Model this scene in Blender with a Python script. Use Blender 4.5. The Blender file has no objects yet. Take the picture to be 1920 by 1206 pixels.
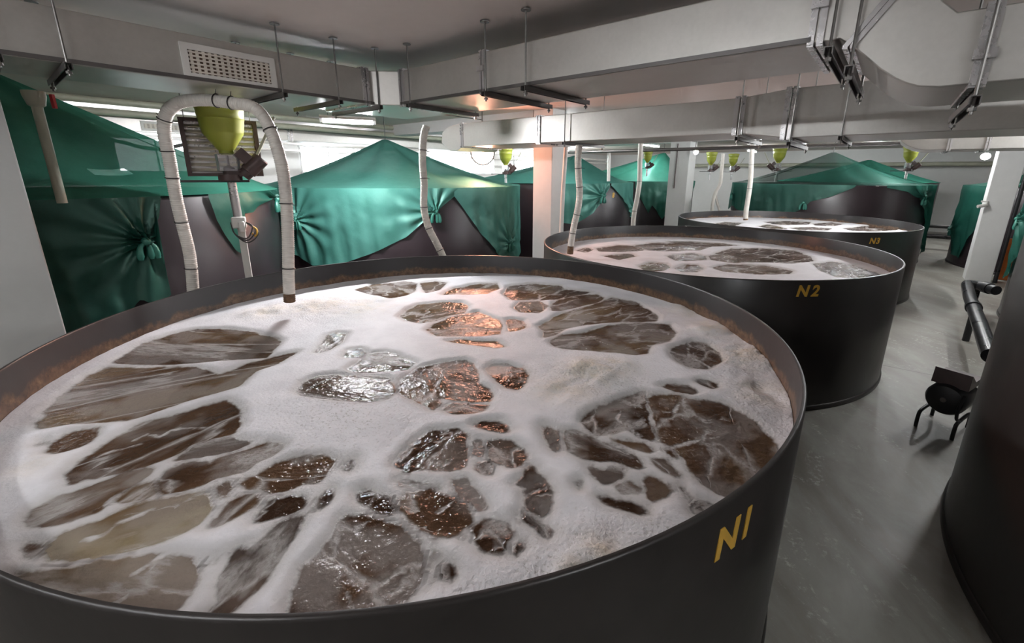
import bpy, math, random
import numpy as np
from mathutils import Vector, Matrix
SC = bpy.context.scene
COL = SC.collection
rng = np.random.default_rng(7)
random.seed(7)
PI = math.pi
# room axes: U runs along the row of numbered tanks, V across it
UX, UY = 0.63120, 0.77562
YAW = math.atan2(UY, UX)
def P(u, v, z=0.0): return Vector((u*UX - v*UY, u*UY + v*UX, z))
RIM, WATER = 1.1507, 0.945
CEIL = 2.90

# ------------------------------------------------------------------ materials
def new_mat(name):
    m = bpy.data.materials.new(name); m.use_nodes = True
    nt = m.node_tree; b = nt.nodes['Principled BSDF']
    return m, nt, b
def N(nt, t, **kw):
    n = nt.nodes.new(t)
    for k, v in kw.items():
        if k in n.inputs.keys(): n.inputs[k].default_value = v
        else: setattr(n, k, v)
    return n
def math_n(nt, op, a, b=None, c=None, clamp=False):
    n = nt.nodes.new('ShaderNodeMath'); n.operation = op; n.use_clamp = clamp
    for i, x in enumerate((a, b, c)):
        if x is None: continue
        if isinstance(x, (int, float)): n.inputs[i].default_value = x
        else: nt.links.new(x, n.inputs[i])
    return n.outputs[0]
def ramp(nt, fac, stops):
    r = nt.nodes.new('ShaderNodeValToRGB')
    while len(r.color_ramp.elements) < len(stops): r.color_ramp.elements.new(0.5)
    for e, (p, c) in zip(r.color_ramp.elements, stops):
        e.position = p; e.color = (*c, 1) if len(c) == 3 else c
    nt.links.new(fac, r.inputs[0]); return r.outputs[0]
def mixc(nt, f, a, b):
    n = nt.nodes.new('ShaderNodeMix'); n.data_type = 'RGBA'
    for sock, x in ((n.inputs[0], f), (n.inputs[6], a), (n.inputs[7], b)):
        if isinstance(x, (int, float)): sock.default_value = x
        elif isinstance(x, tuple): sock.default_value = (*x, 1)
        else: nt.links.new(x, sock)
    return n.outputs[2]
def noise(nt, vec, scale, detail=4, rough=.55, dist=0.0):
    n = nt.nodes.new('ShaderNodeTexNoise')
    n.inputs['Scale'].default_value = scale; n.inputs['Detail'].default_value = detail
    n.inputs['Roughness'].default_value = rough; n.inputs['Distortion'].default_value = dist
    if vec is not None: nt.links.new(vec, n.inputs['Vector'])
    return n.outputs['Fac']
def pos(nt):
    return nt.nodes.new('ShaderNodeTexCoord').outputs['Object']
def wpos(nt):
    return nt.nodes.new('ShaderNodeNewGeometry').outputs['Position']
def bump(nt, b, h, strength=.3, dist=.01):
    n = nt.nodes.new('ShaderNodeBump'); n.inputs['Strength'].default_value = strength
    n.inputs['Distance'].default_value = dist
    nt.links.new(h, n.inputs['Height']); nt.links.new(n.outputs[0], b.inputs['Normal']); return n
def simple(name, col, rough=.5, metal=0.0, var=.12, scale=6.0, bmp=0.0, bscale=60., spec=None, coat=0):
    m, nt, b = new_mat(name)
    p = pos(nt); f = noise(nt, p, scale, 5)
    c0 = tuple(x*(1-var) for x in col); c1 = tuple(min(1, x*(1+var)) for x in col)
    nt.links.new(ramp(nt, f, [(.3, c0), (.7, c1)]), b.inputs['Base Color'])
    r = math_n(nt, 'MULTIPLY_ADD', f, .25, rough-.12, True); nt.links.new(r, b.inputs['Roughness'])
    b.inputs['Metallic'].default_value = metal
    if spec is not None: b.inputs['Specular IOR Level'].default_value = spec
    if coat: b.inputs['Coat Weight'].default_value = coat
    if bmp: bump(nt, b, noise(nt, p, bscale, 3), bmp, .004)
    return m
def emissive(name, col, strength):
    m, nt, b = new_mat(name)
    b.inputs['Base Color'].default_value = (.8, .8, .8, 1)
    b.inputs['Emission Color'].default_value = (*col, 1); b.inputs['Emission Strength'].default_value = strength
    return m
M = {}
M['galv'] = None
def metal_mat(name, c, rough, aniso_scale=(1, 1, 30)):
    m, nt, b = new_mat(name)
    p = pos(nt)
    f = noise(nt, p, 3.0, 6); g = noise(nt, p, 42.0, 3)
    s = math_n(nt, 'ADD', math_n(nt, 'MULTIPLY', f, .7), math_n(nt, 'MULTIPLY', g, .3))
    nt.links.new(ramp(nt, s, [(.3, tuple(x*.82 for x in c)), (.7, c)]), b.inputs['Base Color'])
    b.inputs['Metallic'].default_value = .7
    nt.links.new(math_n(nt, 'MULTIPLY_ADD', s, .35, rough-.17, True), b.inputs['Roughness'])
    if rough > .3: bump(nt, b, noise(nt, p, 5.0, 2), .25, .006)
    return m
M['galv'] = metal_mat('galvanised_sheet', (.60, .58, .545), .40)
M['steel'] = metal_mat('stainless', (.62, .6, .6), .28)
M['steel_dark'] = simple('dull_steel', (.16, .15, .145), .45, .7)
M['rod'] = simple('threaded_rod', (.2, .19, .18), .4, .8)
M['white_plastic'] = simple('white_plastic', (.74, .72, .68), .45, var=.06)
M['hose'] = simple('hose_plastic', (.72, .68, .62), .5, var=.1, scale=9)
M['hose_scum'] = simple('hose_scum', (.13, .07, .035), .6, var=.5, scale=30)
M['pvc'] = simple('aged_pvc', (.42, .42, .33), .5, var=.12)
M['tie'] = simple('black_tie', (.02, .016, .016), .5)
M['black'] = simple('black_plastic', (.018, .017, .018), .42, var=.25)
M['black_pipe'] = simple('black_pipe', (.022, .022, .024), .3, var=.25)
M['motor'] = simple('motor_brown', (.075, .045, .042), .42, var=.2)
M['hopper'] = simple('hopper_yellow_green', (.33, .36, .045), .42, var=.08, scale=4, coat=.2)
M['red'] = simple('red_handle', (.45, .02, .03), .4)
M['yellow'] = simple('yellow_paint', (.78, .46, .07), .5, var=.1, scale=25)
M['orange'] = simple('orange_board', (.75, .2, .04), .5)
M['cable'] = simple('cable', (.05, .05, .05), .5)
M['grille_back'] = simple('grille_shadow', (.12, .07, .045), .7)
M['ivory'] = simple('ivory_slat', (.72, .66, .58), .5)
M['lamp_white'] = simple('lamp_body', (.8, .8, .8), .4)
M['tube_glow'] = emissive('tube_glow', (.93, .97, 1.0), 120)
M['tube_bright'] = emissive('tube_bright', (.97, .97, 1.0), 850)
M['tube_aisle'] = emissive('tube_aisle', (.95, .98, 1.0), 250)
M['tube_fill_dim'] = emissive('tube_fill_dim', (.93, .97, 1.0), 40)
M['tube_fill_soft'] = emissive('tube_fill_soft', (.95, .97, 1.0), 72)
M['flood_glow'] = emissive('flood_glow', (.96, .98, 1.0), 150)
M['warm_glow'] = emissive('warm_glow', (1.0, .42, .28), 105)
M['daylight'] = emissive('frosted_daylight', (.86, .95, 1.0), 7.0)
def glass_mat():
    m, nt, b = new_mat('clear_acrylic')
    b.inputs['Base Color'].default_value = (.9, .88, .92, 1); b.inputs['Roughness'].default_value = .06
    b.inputs['Transmission Weight'].default_value = .75; b.inputs['IOR'].default_value = 1.2
    return m
M['acrylic'] = glass_mat()
def paint_mat(name, c, stain=.08):
    m, nt, b = new_mat(name)
    p = wpos(nt); f = noise(nt, p, 1.1, 6, .6); g = noise(nt, p, 9, 5, .6)
    s = math_n(nt, 'ADD', math_n(nt, 'MULTIPLY', f, .6), math_n(nt, 'MULTIPLY', g, .4))
    nt.links.new(ramp(nt, s, [(.3, tuple(x*(1-stain) for x in c)), (.65, c)]), b.inputs['Base Color'])
    b.inputs['Roughness'].default_value = .6
    bump(nt, b, g, .15, .004)
    return m
M['paint'] = paint_mat('white_wall_paint', (.74, .74, .72))
M['column'] = paint_mat('column_paint', (.72, .72, .70), .1)
M['ceiling'] = paint_mat('ceiling_paint', (.70, .61, .56), .08)
M['beam'] = paint_mat('beam_paint', (.66, .63, .62), .08)
def floor_mat():
    m, nt, b = new_mat('worn_concrete')
    p = wpos(nt)
    mp = N(nt, 'ShaderNodeMapping'); mp.inputs['Rotation'].default_value = (0, 0, -.9); mp.inputs['Scale'].default_value = (1, .42, 1)
    nt.links.new(p, mp.inputs[0]); q = mp.outputs[0]
    f = noise(nt, q, 1.6, 8, .62, .5); g = noise(nt, p, 9, 7, .65, .3); k = noise(nt, q, 3.4, 8, .7, 1.2)
    c = ramp(nt, f, [(.3, (.14, .13, .11)), (.46, (.24, .225, .195)), (.62, (.36, .365, .33))])
    c = mixc(nt, math_n(nt, 'MULTIPLY', g, .45), c, (.19, .17, .145))
    white = ramp(nt, k, [(.54, (0, 0, 0)), (.66, (1, 1, 1))])
    fine = ramp(nt, noise(nt, p, 30, 5, .7), [(.5, (0, 0, 0)), (.6, (1, 1, 1))])
    c = mixc(nt, math_n(nt, 'MULTIPLY', math_n(nt, 'MULTIPLY', white, fine), .7), c, (.62, .61, .57))
    sp = N(nt, 'ShaderNodeSeparateXYZ'); nt.links.new(p, sp.inputs[0])
    a0, b0 = (3.812, 4.291), (4.12, 4.065)
    dx, dy = b0[0]-a0[0], b0[1]-a0[1]; ln = math.hypot(dx, dy); nx, ny = -dy/ln, dx/ln
    q2 = math_n(nt, 'ADD', math_n(nt, 'MULTIPLY', sp.outputs[0], nx), math_n(nt, 'MULTIPLY', sp.outputs[1], ny))
    q2 = math_n(nt, 'ABSOLUTE', math_n(nt, 'SUBTRACT', q2, a0[0]*nx+a0[1]*ny))
    c = mixc(nt, math_n(nt, 'MULTIPLY', math_n(nt, 'LESS_THAN', q2, .007), .75), c, (.05, .045, .04))
    nt.links.new(c, b.inputs['Base Color'])
    nt.links.new(math_n(nt, 'MULTIPLY_ADD', f, .5, .18, True), b.inputs['Roughness'])
    bump(nt, b, g, .2, .004)
    return m
M['floor'] = floor_mat()
def tank_mat(name, c, inner=False):
    m, nt, b = new_mat(name)
    p = pos(nt); f = noise(nt, p, 2.2, 6); g = noise(nt, p, 24, 4)
    col = ramp(nt, f, [(.3, tuple(x*.8 for x in c)), (.7, tuple(x*1.25 for x in c))])
    if inner:
        sep = N(nt, 'ShaderNodeSeparateXYZ'); nt.links.new(p, sep.inputs[0])
        wob = noise(nt, p, 5.5, 6, .65)
        lvl = math_n(nt, 'MULTIPLY_ADD', wob, .17, WATER-.005)
        t = math_n(nt, 'DIVIDE', math_n(nt, 'SUBTRACT', lvl, sep.outputs[2]), .028)
        t = math_n(nt, 'ADD', t, .5, None, True)
        sc = ramp(nt, noise(nt, p, 26, 6, .7), [(.35, (.05, .025, .014)), (.6, (.17, .095, .05)), (.75, (.30, .2, .12))])
        col = mixc(nt, math_n(nt, 'MULTIPLY', t, .9), col, sc)
    nt.links.new(col, b.inputs['Base Color'])
    nt.links.new(math_n(nt, 'MULTIPLY_ADD', f, .22, .24, True), b.inputs['Roughness'])
    b.inputs['Specular IOR Level'].default_value = .45
    bump(nt, b, math_n(nt, 'ADD', noise(nt, p, 3, 2), math_n(nt, 'MULTIPLY', g, .15)), .22, .012)
    return m
M['tank'] = tank_mat('black_tank_plastic', (.036, .032, .030))
M['tank_in'] = tank_mat('black_tank_inside', (.024, .021, .022), True)
M['tank_purple'] = tank_mat('aubergine_tank_plastic', (.021, .0135, .0165))
def net_mat(name, c0, c1, clear):
    m, nt, b = new_mat(name)
    p = pos(nt); f = noise(nt, p, 2.6, 6, .6); w = noise(nt, p, 150, 2)
    col = ramp(nt, math_n(nt, 'ADD', math_n(nt, 'MULTIPLY', f, .75), math_n(nt, 'MULTIPLY', w, .25)), [(.32, c0), (.7, c1)])
    d = N(nt, 'ShaderNodeBsdfDiffuse'); t = N(nt, 'ShaderNodeBsdfTranslucent'); tr = N(nt, 'ShaderNodeBsdfTransparent')
    gl = N(nt, 'ShaderNodeBsdfGlossy', Roughness=.42); gl.inputs['Color'].default_value = (.5, .8, .7, 1)
    nt.links.new(col, d.inputs[0]); nt.links.new(col, t.inputs[0])
    a = N(nt, 'ShaderNodeMixShader', Fac=.45); nt.links.new(d.outputs[0], a.inputs[1]); nt.links.new(t.outputs[0], a.inputs[2])
    g = N(nt, 'ShaderNodeMixShader', Fac=.11); nt.links.new(a.outputs[0], g.inputs[1]); nt.links.new(gl.outputs[0], g.inputs[2])
    z = N(nt, 'ShaderNodeMixShader', Fac=clear); nt.links.new(g.outputs[0], z.inputs[1]); nt.links.new(tr.outputs[0], z.inputs[2])
    nt.nodes.remove(b); nt.links.new(z.outputs[0], nt.nodes['Material Output'].inputs[0])
    bn = N(nt, 'ShaderNodeBump', Strength=.35, Distance=.02); nt.links.new(noise(nt, p, 7, 5, .6), bn.inputs['Height'])
    nt.links.new(bn.outputs[0], d.inputs['Normal']); nt.links.new(bn.outputs[0], gl.inputs['Normal'])
    return m
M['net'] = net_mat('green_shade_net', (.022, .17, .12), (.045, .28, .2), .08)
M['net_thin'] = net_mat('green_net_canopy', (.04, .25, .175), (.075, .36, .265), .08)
M['net_shaded'] = net_mat('shaded_green_net', (.009, .075, .054), (.018, .13, .095), .08)  # the green net again, with shade put into its colour
M['net_pale_lit'] = net_mat('pale_lit_green_net', (.075, .30, .245), (.135, .42, .355), .05)  # paler green net, the stronger light on it put into the colour
M['net_sheer'] = net_mat('sheer_dark_net', (.006, .055, .038), (.012, .09, .065), .48)
M['knot'] = net_mat('net_knot', (.03, .2, .15), (.06, .32, .25), .03)

# --------------------------------------------- foam on murky water (procedural)
def foam_mat():
    m, nt, b = new_mat('foamy_brown_water')
    L = nt.links.new
    def attr(n):
        a = nt.nodes.new('ShaderNodeAttribute'); a.attribute_name = n; return a
    p = wpos(nt)
    sdf = attr('edge').outputs['Fac']; froth = attr('froth').outputs['Fac']; veil = attr('veil').outputs['Fac']
    flow = attr('flow').outputs['Vector']
    n1 = noise(nt, p, 9, 3, .6); n2 = noise(nt, p, 42, 4, .6)
    fl = noise(nt, flow, 26, 3, .6)
    d = math_n(nt, 'MULTIPLY_ADD', math_n(nt, 'SUBTRACT', n1, .5), .04, sdf)
    d = math_n(nt, 'MULTIPLY_ADD', math_n(nt, 'SUBTRACT', n2, .5), .013, d)
    d = math_n(nt, 'MULTIPLY_ADD', math_n(nt, 'SUBTRACT', fl, .5), .02, d)
    F1 = N(nt, 'ShaderNodeMapRange', interpolation_type='SMOOTHSTEP'); L(d, F1.inputs['Value'])
    F1.inputs['From Min'].default_value = -.004; F1.inputs['From Max'].default_value = .016
    f1 = F1.outputs[0]
    # branching veins drawn out along the flow of each patch
    warp = N(nt, 'ShaderNodeTexNoise', Scale=7.0, Detail=3.0); L(flow, warp.inputs['Vector'])
    wv = N(nt, 'ShaderNodeVectorMath', operation='MULTIPLY_ADD'); L(warp.outputs['Color'], wv.inputs[0])
    wv.inputs[1].default_value = (.22, .22, 0); L(flow, wv.inputs[2])
    vo = N(nt, 'ShaderNodeTexVoronoi', feature='DISTANCE_TO_EDGE', Scale=5.2); L(wv.outputs[0], vo.inputs['Vector'])
    gate = noise(nt, flow, 5.0, 3, .5)
    thr = math_n(nt, 'MULTIPLY_ADD', math_n(nt, 'SUBTRACT', gate, .42), 1.3, .006)
    thr = math_n(nt, 'MAXIMUM', thr, .0001)
    v1 = math_n(nt, 'SUBTRACT', 1.0, math_n(nt, 'DIVIDE', vo.outputs['Distance'], thr), None, True)
    fine = noise(nt, flow, 55, 4, .65)
    v1 = math_n(nt, 'MULTIPLY', math_n(nt, 'POWER', v1, 1.4), math_n(nt, 'MULTIPLY_ADD', fine, 2.4, -.35, True))
    wisp = noise(nt, wv.outputs[0], 17, 4, .68)
    wispf = math_n(nt, 'MULTIPLY', math_n(nt, 'SUBTRACT', wisp, .585, None, True), 5.0, None, True)
    wispf = math_n(nt, 'MULTIPLY', wispf, math_n(nt, 'MULTIPLY_ADD', gate, 3.2, -1.2, True))
    vn = math_n(nt, 'MAXIMUM', math_n(nt, 'MULTIPLY', v1, .8), math_n(nt, 'MULTIPLY', wispf, .7))
    vn = math_n(nt, 'MAXIMUM', vn, veil)
    F = math_n(nt, 'MAXIMUM', f1, math_n(nt, 'MULTIPLY', vn, .9), None, True)
    # colours
    mk = noise(nt, flow, 3.2, 4, .5)
    pat = attr('silt').outputs['Fac']
    silt = math_n(nt, 'ADD', mk, math_n(nt, 'SUBTRACT', pat, .5))
    silt = math_n(nt, 'MULTIPLY_ADD', math_n(nt, 'SUBTRACT', noise(nt, flow, 22, 4, .6), .5), .25, silt)
    wc = ramp(nt, silt, [(.22, (.034, .017, .010)), (.5, (.085, .047, .027)), (.78, (.16, .108, .058)), (.98, (.25, .2, .11))])
    thick = N(nt, 'ShaderNodeMapRange'); L(d, thick.inputs['Value']); thick.inputs['From Min'].default_value = 0.0; thick.inputs['From Max'].default_value = .06
    soap = noise(nt, p, 5, 5, .6)
    fc = mixc(nt, thick.outputs[0], (.50, .48, .465), ramp(nt, soap, [(.3, (.70, .69, .715)), (.6, (.80, .79, .815))]))
    fr = math_n(nt, 'MULTIPLY', froth, ramp(nt, noise(nt, p, 13, 5, .6), [(.3, (.2, .2, .2)), (.7, (1, 1, 1))]))
    fc = mixc(nt, math_n(nt, 'MULTIPLY', fr, .85), fc, (.70, .585, .42))
    bub = N(nt, 'ShaderNodeTexVoronoi', Scale=70.0, Randomness=1.0); L(p, bub.inputs['Vector'])
    grain = noise(nt, p, 75, 4, .7)
    by = attr('bubbly').outputs['Fac']
    pit = math_n(nt, 'SUBTRACT', grain, math_n(nt, 'MULTIPLY_ADD', by, -.05, .60), None, True)
    holes = math_n(nt, 'MULTIPLY', math_n(nt, 'MULTIPLY', pit, 14.0, None, True), math_n(nt, 'MULTIPLY_ADD', by, .7, .16), None, True)
    fc = mixc(nt, math_n(nt, 'MULTIPLY', holes, .7), fc, (.34, .32, .29))
    col = mixc(nt, F, wc, fc)
    L(col, b.inputs['Base Color'])
    rg = N(nt, 'ShaderNodeMapRange'); L(F, rg.inputs['Value']); rg.inputs['To Min'].default_value = .09; rg.inputs['To Max'].default_value = .55
    L(rg.outputs[0], b.inputs['Roughness'])
    b.inputs['IOR'].default_value = 1.33; b.inputs['Specular IOR Level'].default_value = .2
    # relief: ripples on open water, small bubbles on foam
    rip = math_n(nt, 'MULTIPLY_ADD', noise(nt, wv.outputs[0], 9, 3, .5), 1.5, math_n(nt, 'MULTIPLY', noise(nt, p, 34, 3, .6), .6))
    foamh = math_n(nt, 'SUBTRACT', math_n(nt, 'MULTIPLY', bub.outputs['Distance'], math_n(nt, 'MULTIPLY_ADD', by, .6, .12)), math_n(nt, 'MULTIPLY', grain, math_n(nt, 'MULTIPLY_ADD', by, 1.1, .3)))
    hh = math_n(nt, 'ADD', math_n(nt, 'MULTIPLY', math_n(nt, 'SUBTRACT', 1.0, F), rip), math_n(nt, 'MULTIPLY', F, math_n(nt, 'MULTIPLY_ADD', foamh, .6, .7)))
    bp = N(nt, 'ShaderNodeBump', Strength=.6, Distance=.02); L(hh, bp.inputs['Height']); L(bp.outputs[0], b.inputs['Normal'])
    b.inputs['Subsurface Weight'].default_value = 0.0
    return m
M['foam'] = foam_mat()

# ------------------------------------------------------------------ geometry
def link(o): COL.objects.link(o); return o
def tag(o, label=None, cat=None, group=None, kind=None):
    for k, v in (('label', label), ('category', cat), ('group', group), ('kind', kind)):
        if v: o[k] = v
    return o
def empty(name, loc=(0, 0, 0), rz=0.0):
    o = bpy.data.objects.new(name, None); o.location = loc; o.rotation_euler = (0, 0, rz)
    o.empty_display_size = .1; return link(o)
class MB:
    def __init__(s): s.v = []; s.f = []; s.mi = []
    def add(s, v, f, mi=0):
        b = len(s.v); s.v += [tuple(x) for x in v]; s.f += [tuple(b+i for i in q) for q in f]; s.mi += [mi]*len(f); return s
    def box(s, c, size, ax=None, mi=0, bev=0.0):
        X, Y, Z = ax if ax else (Vector((1, 0, 0)), Vector((0, 1, 0)), Vector((0, 0, 1)))
        c = Vector(c); h = [x/2 for x in size]
        vs = [c + X*(sx*h[0]) + Y*(sy*h[1]) + Z*(sz*h[2]) for sz in (-1, 1) for sy in (-1, 1) for sx in (-1, 1)]
        return s.add(vs, [(0, 2, 3, 1), (4, 5, 7, 6), (0, 1, 5, 4), (2, 6, 7, 3), (0, 4, 6, 2), (1, 3, 7, 5)], mi)
    def prism(s, poly, o, X, Y, Z, d, mi=0):
        """poly in the X,Y plane at o, pushed d along Z"""
        o = Vector(o); n = len(poly)
        v = [o + X*a + Y*b for a, b in poly] + [o + X*a + Y*b + Z*d for a, b in poly]
        f = [tuple(range(n))[::-1], tuple(range(n, 2*n))] + [(i, (i+1) % n, n+(i+1) % n, n+i) for i in range(n)]
        return s.add(v, f, mi)
    def tube(s, path, r, seg=10, rad=None, cap=True, mi=0):
        p = [Vector(q) for q in path]; n = len(p)
        t = [((p[min(i+1, n-1)] - p[max(i-1, 0)]).normalized()) for i in range(n)]
        up = Vector((0, 0, 1)) if abs(t[0].z) < .9 else Vector((1, 0, 0))
        a = t[0].cross(up).normalized(); vs = []
        for i in range(n):
            a = (a - t[i]*a.dot(t[i])); a.normalize(); c = t[i].cross(a)
            rr = rad[i] if rad is not None else r
            for k in range(seg):
                w = 2*PI*k/seg; vs.append(p[i] + (a*math.cos(w) + c*math.sin(w))*rr)
        f = [(i*seg+k, i*seg+(k+1) % seg, (i+1)*seg+(k+1) % seg, (i+1)*seg+k) for i in range(n-1) for k in range(seg)]
        if cap: f += [tuple(range(seg))[::-1], tuple(range((n-1)*seg, n*seg))]
        return s.add(vs, f, mi)
    def lathe(s, prof, seg=48, c=(0, 0, 0), ax=None, mi=None, closed=False):
        X, Y, Z = ax if ax else (Vector((1, 0, 0)), Vector((0, 1, 0)), Vector((0, 0, 1)))
        c = Vector(c); n = len(prof); b = len(s.v)
        for k in range(seg):
            w = 2*PI*k/seg; d = X*math.cos(w) + Y*math.sin(w)
            for r, z in prof: s.v.append(tuple(c + d*r + Z*z))
        for k in range(seg):
            k2 = (k+1) % seg
            for i in range(n-1):
                s.f.append((b+k*n+i, b+k2*n+i, b+k2*n+i+1, b+k*n+i+1)); s.mi.append(mi[i] if mi else 0)
        return s
    def build(s, name, mats, parent=None, smooth=35, loc=None):
        me = bpy.data.meshes.new(name); me.from_pydata(s.v, [], s.f)
        for m in (mats if isinstance(mats, (list, tuple)) else [mats]): me.materials.append(m)
        if any(s.mi): me.polygons.foreach_set('material_index', s.mi)
        if smooth:
            me.polygons.foreach_set('use_smooth', [True]*len(me.polygons))
            me.set_sharp_from_angle(angle=math.radians(smooth))
        me.update(); o = link(bpy.data.objects.new(name, me))
        if parent is not None: o.parent = parent
        if loc is not None: o.location = loc
        return o
def bevel(o, w=.004, seg=2):
    m = o.modifiers.new('edge', 'BEVEL'); m.width = w; m.segments = seg; m.limit_method = 'ANGLE'; return o
def spline(pts, n):
    p = [Vector(q) for q in pts]; p = [p[0]*2-p[1]] + p + [p[-1]*2-p[-2]]
    out = []; m = len(p)-3
    for i in range(n):
        t = i/(n-1)*m; k = min(int(t), m-1); t -= k
        a, b, c, d = p[k:k+4]
        out.append(.5*((2*b) + (c-a)*t + (2*a-5*b+4*c-d)*t*t + (3*b-a-3*c+d)*t**3))
    return out
def resample(pts, step):
    L = [0]
    for a, b in zip(pts, pts[1:]): L.append(L[-1] + (b-a).length)
    n = max(2, int(L[-1]/step)); out = []; j = 0
    for i in range(n+1):
        s = L[-1]*i/n
        while j < len(L)-2 and L[j+1] < s: j += 1
        t = (s-L[j])/max(L[j+1]-L[j], 1e-9); out.append(pts[j].lerp(pts[j+1], min(t, 1)))
    return out
AXR = (Vector((UX, UY, 0)), Vector((-UY, UX, 0)), Vector((0, 0, 1)))
U3, V3, Z3 = AXR

# ------------------------------------------------------------------ the setting
def slab(name, u0, u1, v0, v1, z0, z1, mat, kind='structure'):
    mb = MB().box(P((u0+u1)/2, (v0+v1)/2, (z0+z1)/2), (u1-u0, v1-v0, z1-z0), AXR)
    o = mb.build(name, mat, smooth=0)
    if kind: o['kind'] = kind
    return o
U0, U1, V0, V1 = -5.0, 21.5, -7.0, 12.0
slab('floor', U0-.2, U1+.2, V0-.2, V1+.2, -.2, 0, M['floor'])
slab('ceiling', U0-.2, U1+.2, V0-.2, V1+.2, CEIL, CEIL+.2, M['ceiling'])
slab('wall_back', U1, U1+.2, V0, V1, 0, CEIL, M['paint'])
slab('wall_near', U0-.2, U0, V0, V1, 0, CEIL, M['paint'])
slab('wall_left', U0, U1, V1, V1+.2, 0, CEIL, M['paint'])
slab('wall_right', U0, U1, V0-.2, V0, 0, CEIL, M['paint'])
for i, v in enumerate((8.9,)):
    pass
slab('trim_1', 5.72, 6.08, 4.5, V1, 2.70, CEIL, M['beam'])
slab('trim_2', 11.57, 11.93, V0, V1, 2.74, CEIL, M['beam'])
def column(u, v, s, label):
    o = slab('column', u-s/2, u+s/2, v-s/2, v+s/2, 0, CEIL, M['column']); bevel(o, .008)
    tag(o, label, 'column')
column(.02, 4.32, .36, 'white concrete column beside the left edge of the tank lettered N1')
column(5.9, 4.3, .37, 'white concrete column behind the tanks, under the glowing warm lamp')
column(11.75, 4.3, .5, 'white concrete column with a thin conduit, rising behind tank N3')
column(11.96, -1.58, .36, 'white column with a small white tap at the end of the aisle')
for i, (u, w) in enumerate(((3.2, 2.6), (7.0, 3.0), (11.2, 3.2), (16.0, 4.0))):
    o = slab('window_%d' % (i+1), u-w/2, u+w/2, V1-.03, V1-.012, 1.95, 2.6, M['daylight'])
    fr = MB()
    for a in np.linspace(u-w/2, u+w/2, 5): fr.box(P(float(a), V1-.035, 2.275), (.03, .05, .69), AXR)
    for z in (1.935, 2.615): fr.box(P(u, V1-.035, z), (w+.06, .06, .06), AXR)
    f = fr.build('window_frame', M['lamp_white'], o, smooth=0)

# ------------------------------------------------------------------ round tanks
def round_tank(c, R, h, label, mats, water=True, group=None):
    t = empty('round_tank', (c[0], c[1], 0)); tag(t, label, 'tank', group)
    w = .018
    prof = [(R-.25, .004), (R, .004), (R, h-.008), (R-.004, h-.001), (R-.009, h), (R-w+.003, h-.001), (R-w, h-.008), (R-w, .30), (0.0, .30)]
    mi = [0, 0, 0, 0, 0, 1, 1, 1]
    MB().lathe(prof, 160, mi=mi).build('shell', mats, t, smooth=50)
    MB().lathe([(R+.001, .002), (R+.012, .002), (R+.012, .03), (R+.008, .04), (R+.001, .044)], 160).build('base_ring', mats[0], t, smooth=50)
    return t
def lettering(parent, text, R, th, zc, size, label, shear=.16, width=1.0, spacing=1.15):
    cu = bpy.data.curves.new('lettering', 'FONT'); cu.body = text; cu.size = size; cu.shear = shear
    cu.space_character = spacing; cu.align_x = 'CENTER'; cu.offset = size*.034; cu.extrude = .0012; cu.resolution_u = 6
    tmp = link(bpy.data.objects.new('tmp', cu)); dg = bpy.context.evaluated_depsgraph_get()
    me = bpy.data.meshes.new_from_object(tmp.evaluated_get(dg)); bpy.data.objects.remove(tmp)
    co = np.zeros(len(me.vertices)*3); me.vertices.foreach_get('co', co); co = co.reshape(-1, 3)
    x = (co[:, 0]-(co[:, 0].min()+co[:, 0].max())/2)*width; y = co[:, 1]-(co[:, 1].min()+co[:, 1].max())/2; r = R+.0015+co[:, 2]
    a = th + x/R
    me.vertices.foreach_set('co', np.c_[np.cos(a)*r, np.sin(a)*r, zc+y].ravel())
    me.materials.clear(); me.materials.append(M['yellow']); me.update(); me.name = 'lettering'
    o = link(bpy.data.objects.new('lettering', me)); o.parent = parent; o['label'] = label; return o
c1, c2, c3 = (-.5134, 2.4903), (2.1127, 5.2150), (4.9142, 8.2635)
R1, R2, R3 = 1.87, 1.88, 1.93
tk = [M['tank'], M['tank_in']]
gN = 'open black tanks in the numbered row'
t1 = round_tank(c1, R1, RIM, 'large open black round tank lettered N1, full of foaming brown water', tk, group=gN)
t2 = round_tank(c2, R2, RIM, 'open black round tank lettered N2, between N1 and N3', tk, group=gN)
t3 = round_tank(c3, R3, RIM, 'open black round tank lettered N3, farthest of the open numbered row', tk, group=gN)
lettering(t1, 'N1', R1, math.radians(-54.9), 1.027, .132, 'yellow painted N1 lettering', shear=.1)
lettering(t2, 'N2', R2, math.radians(-86.1), 1.066, .125, 'yellow painted N2 lettering', spacing=1.4)
lettering(t3, 'N3', R3, math.radians(-84.7), 1.028, .120, 'dull yellow painted N3 lettering')

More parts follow.
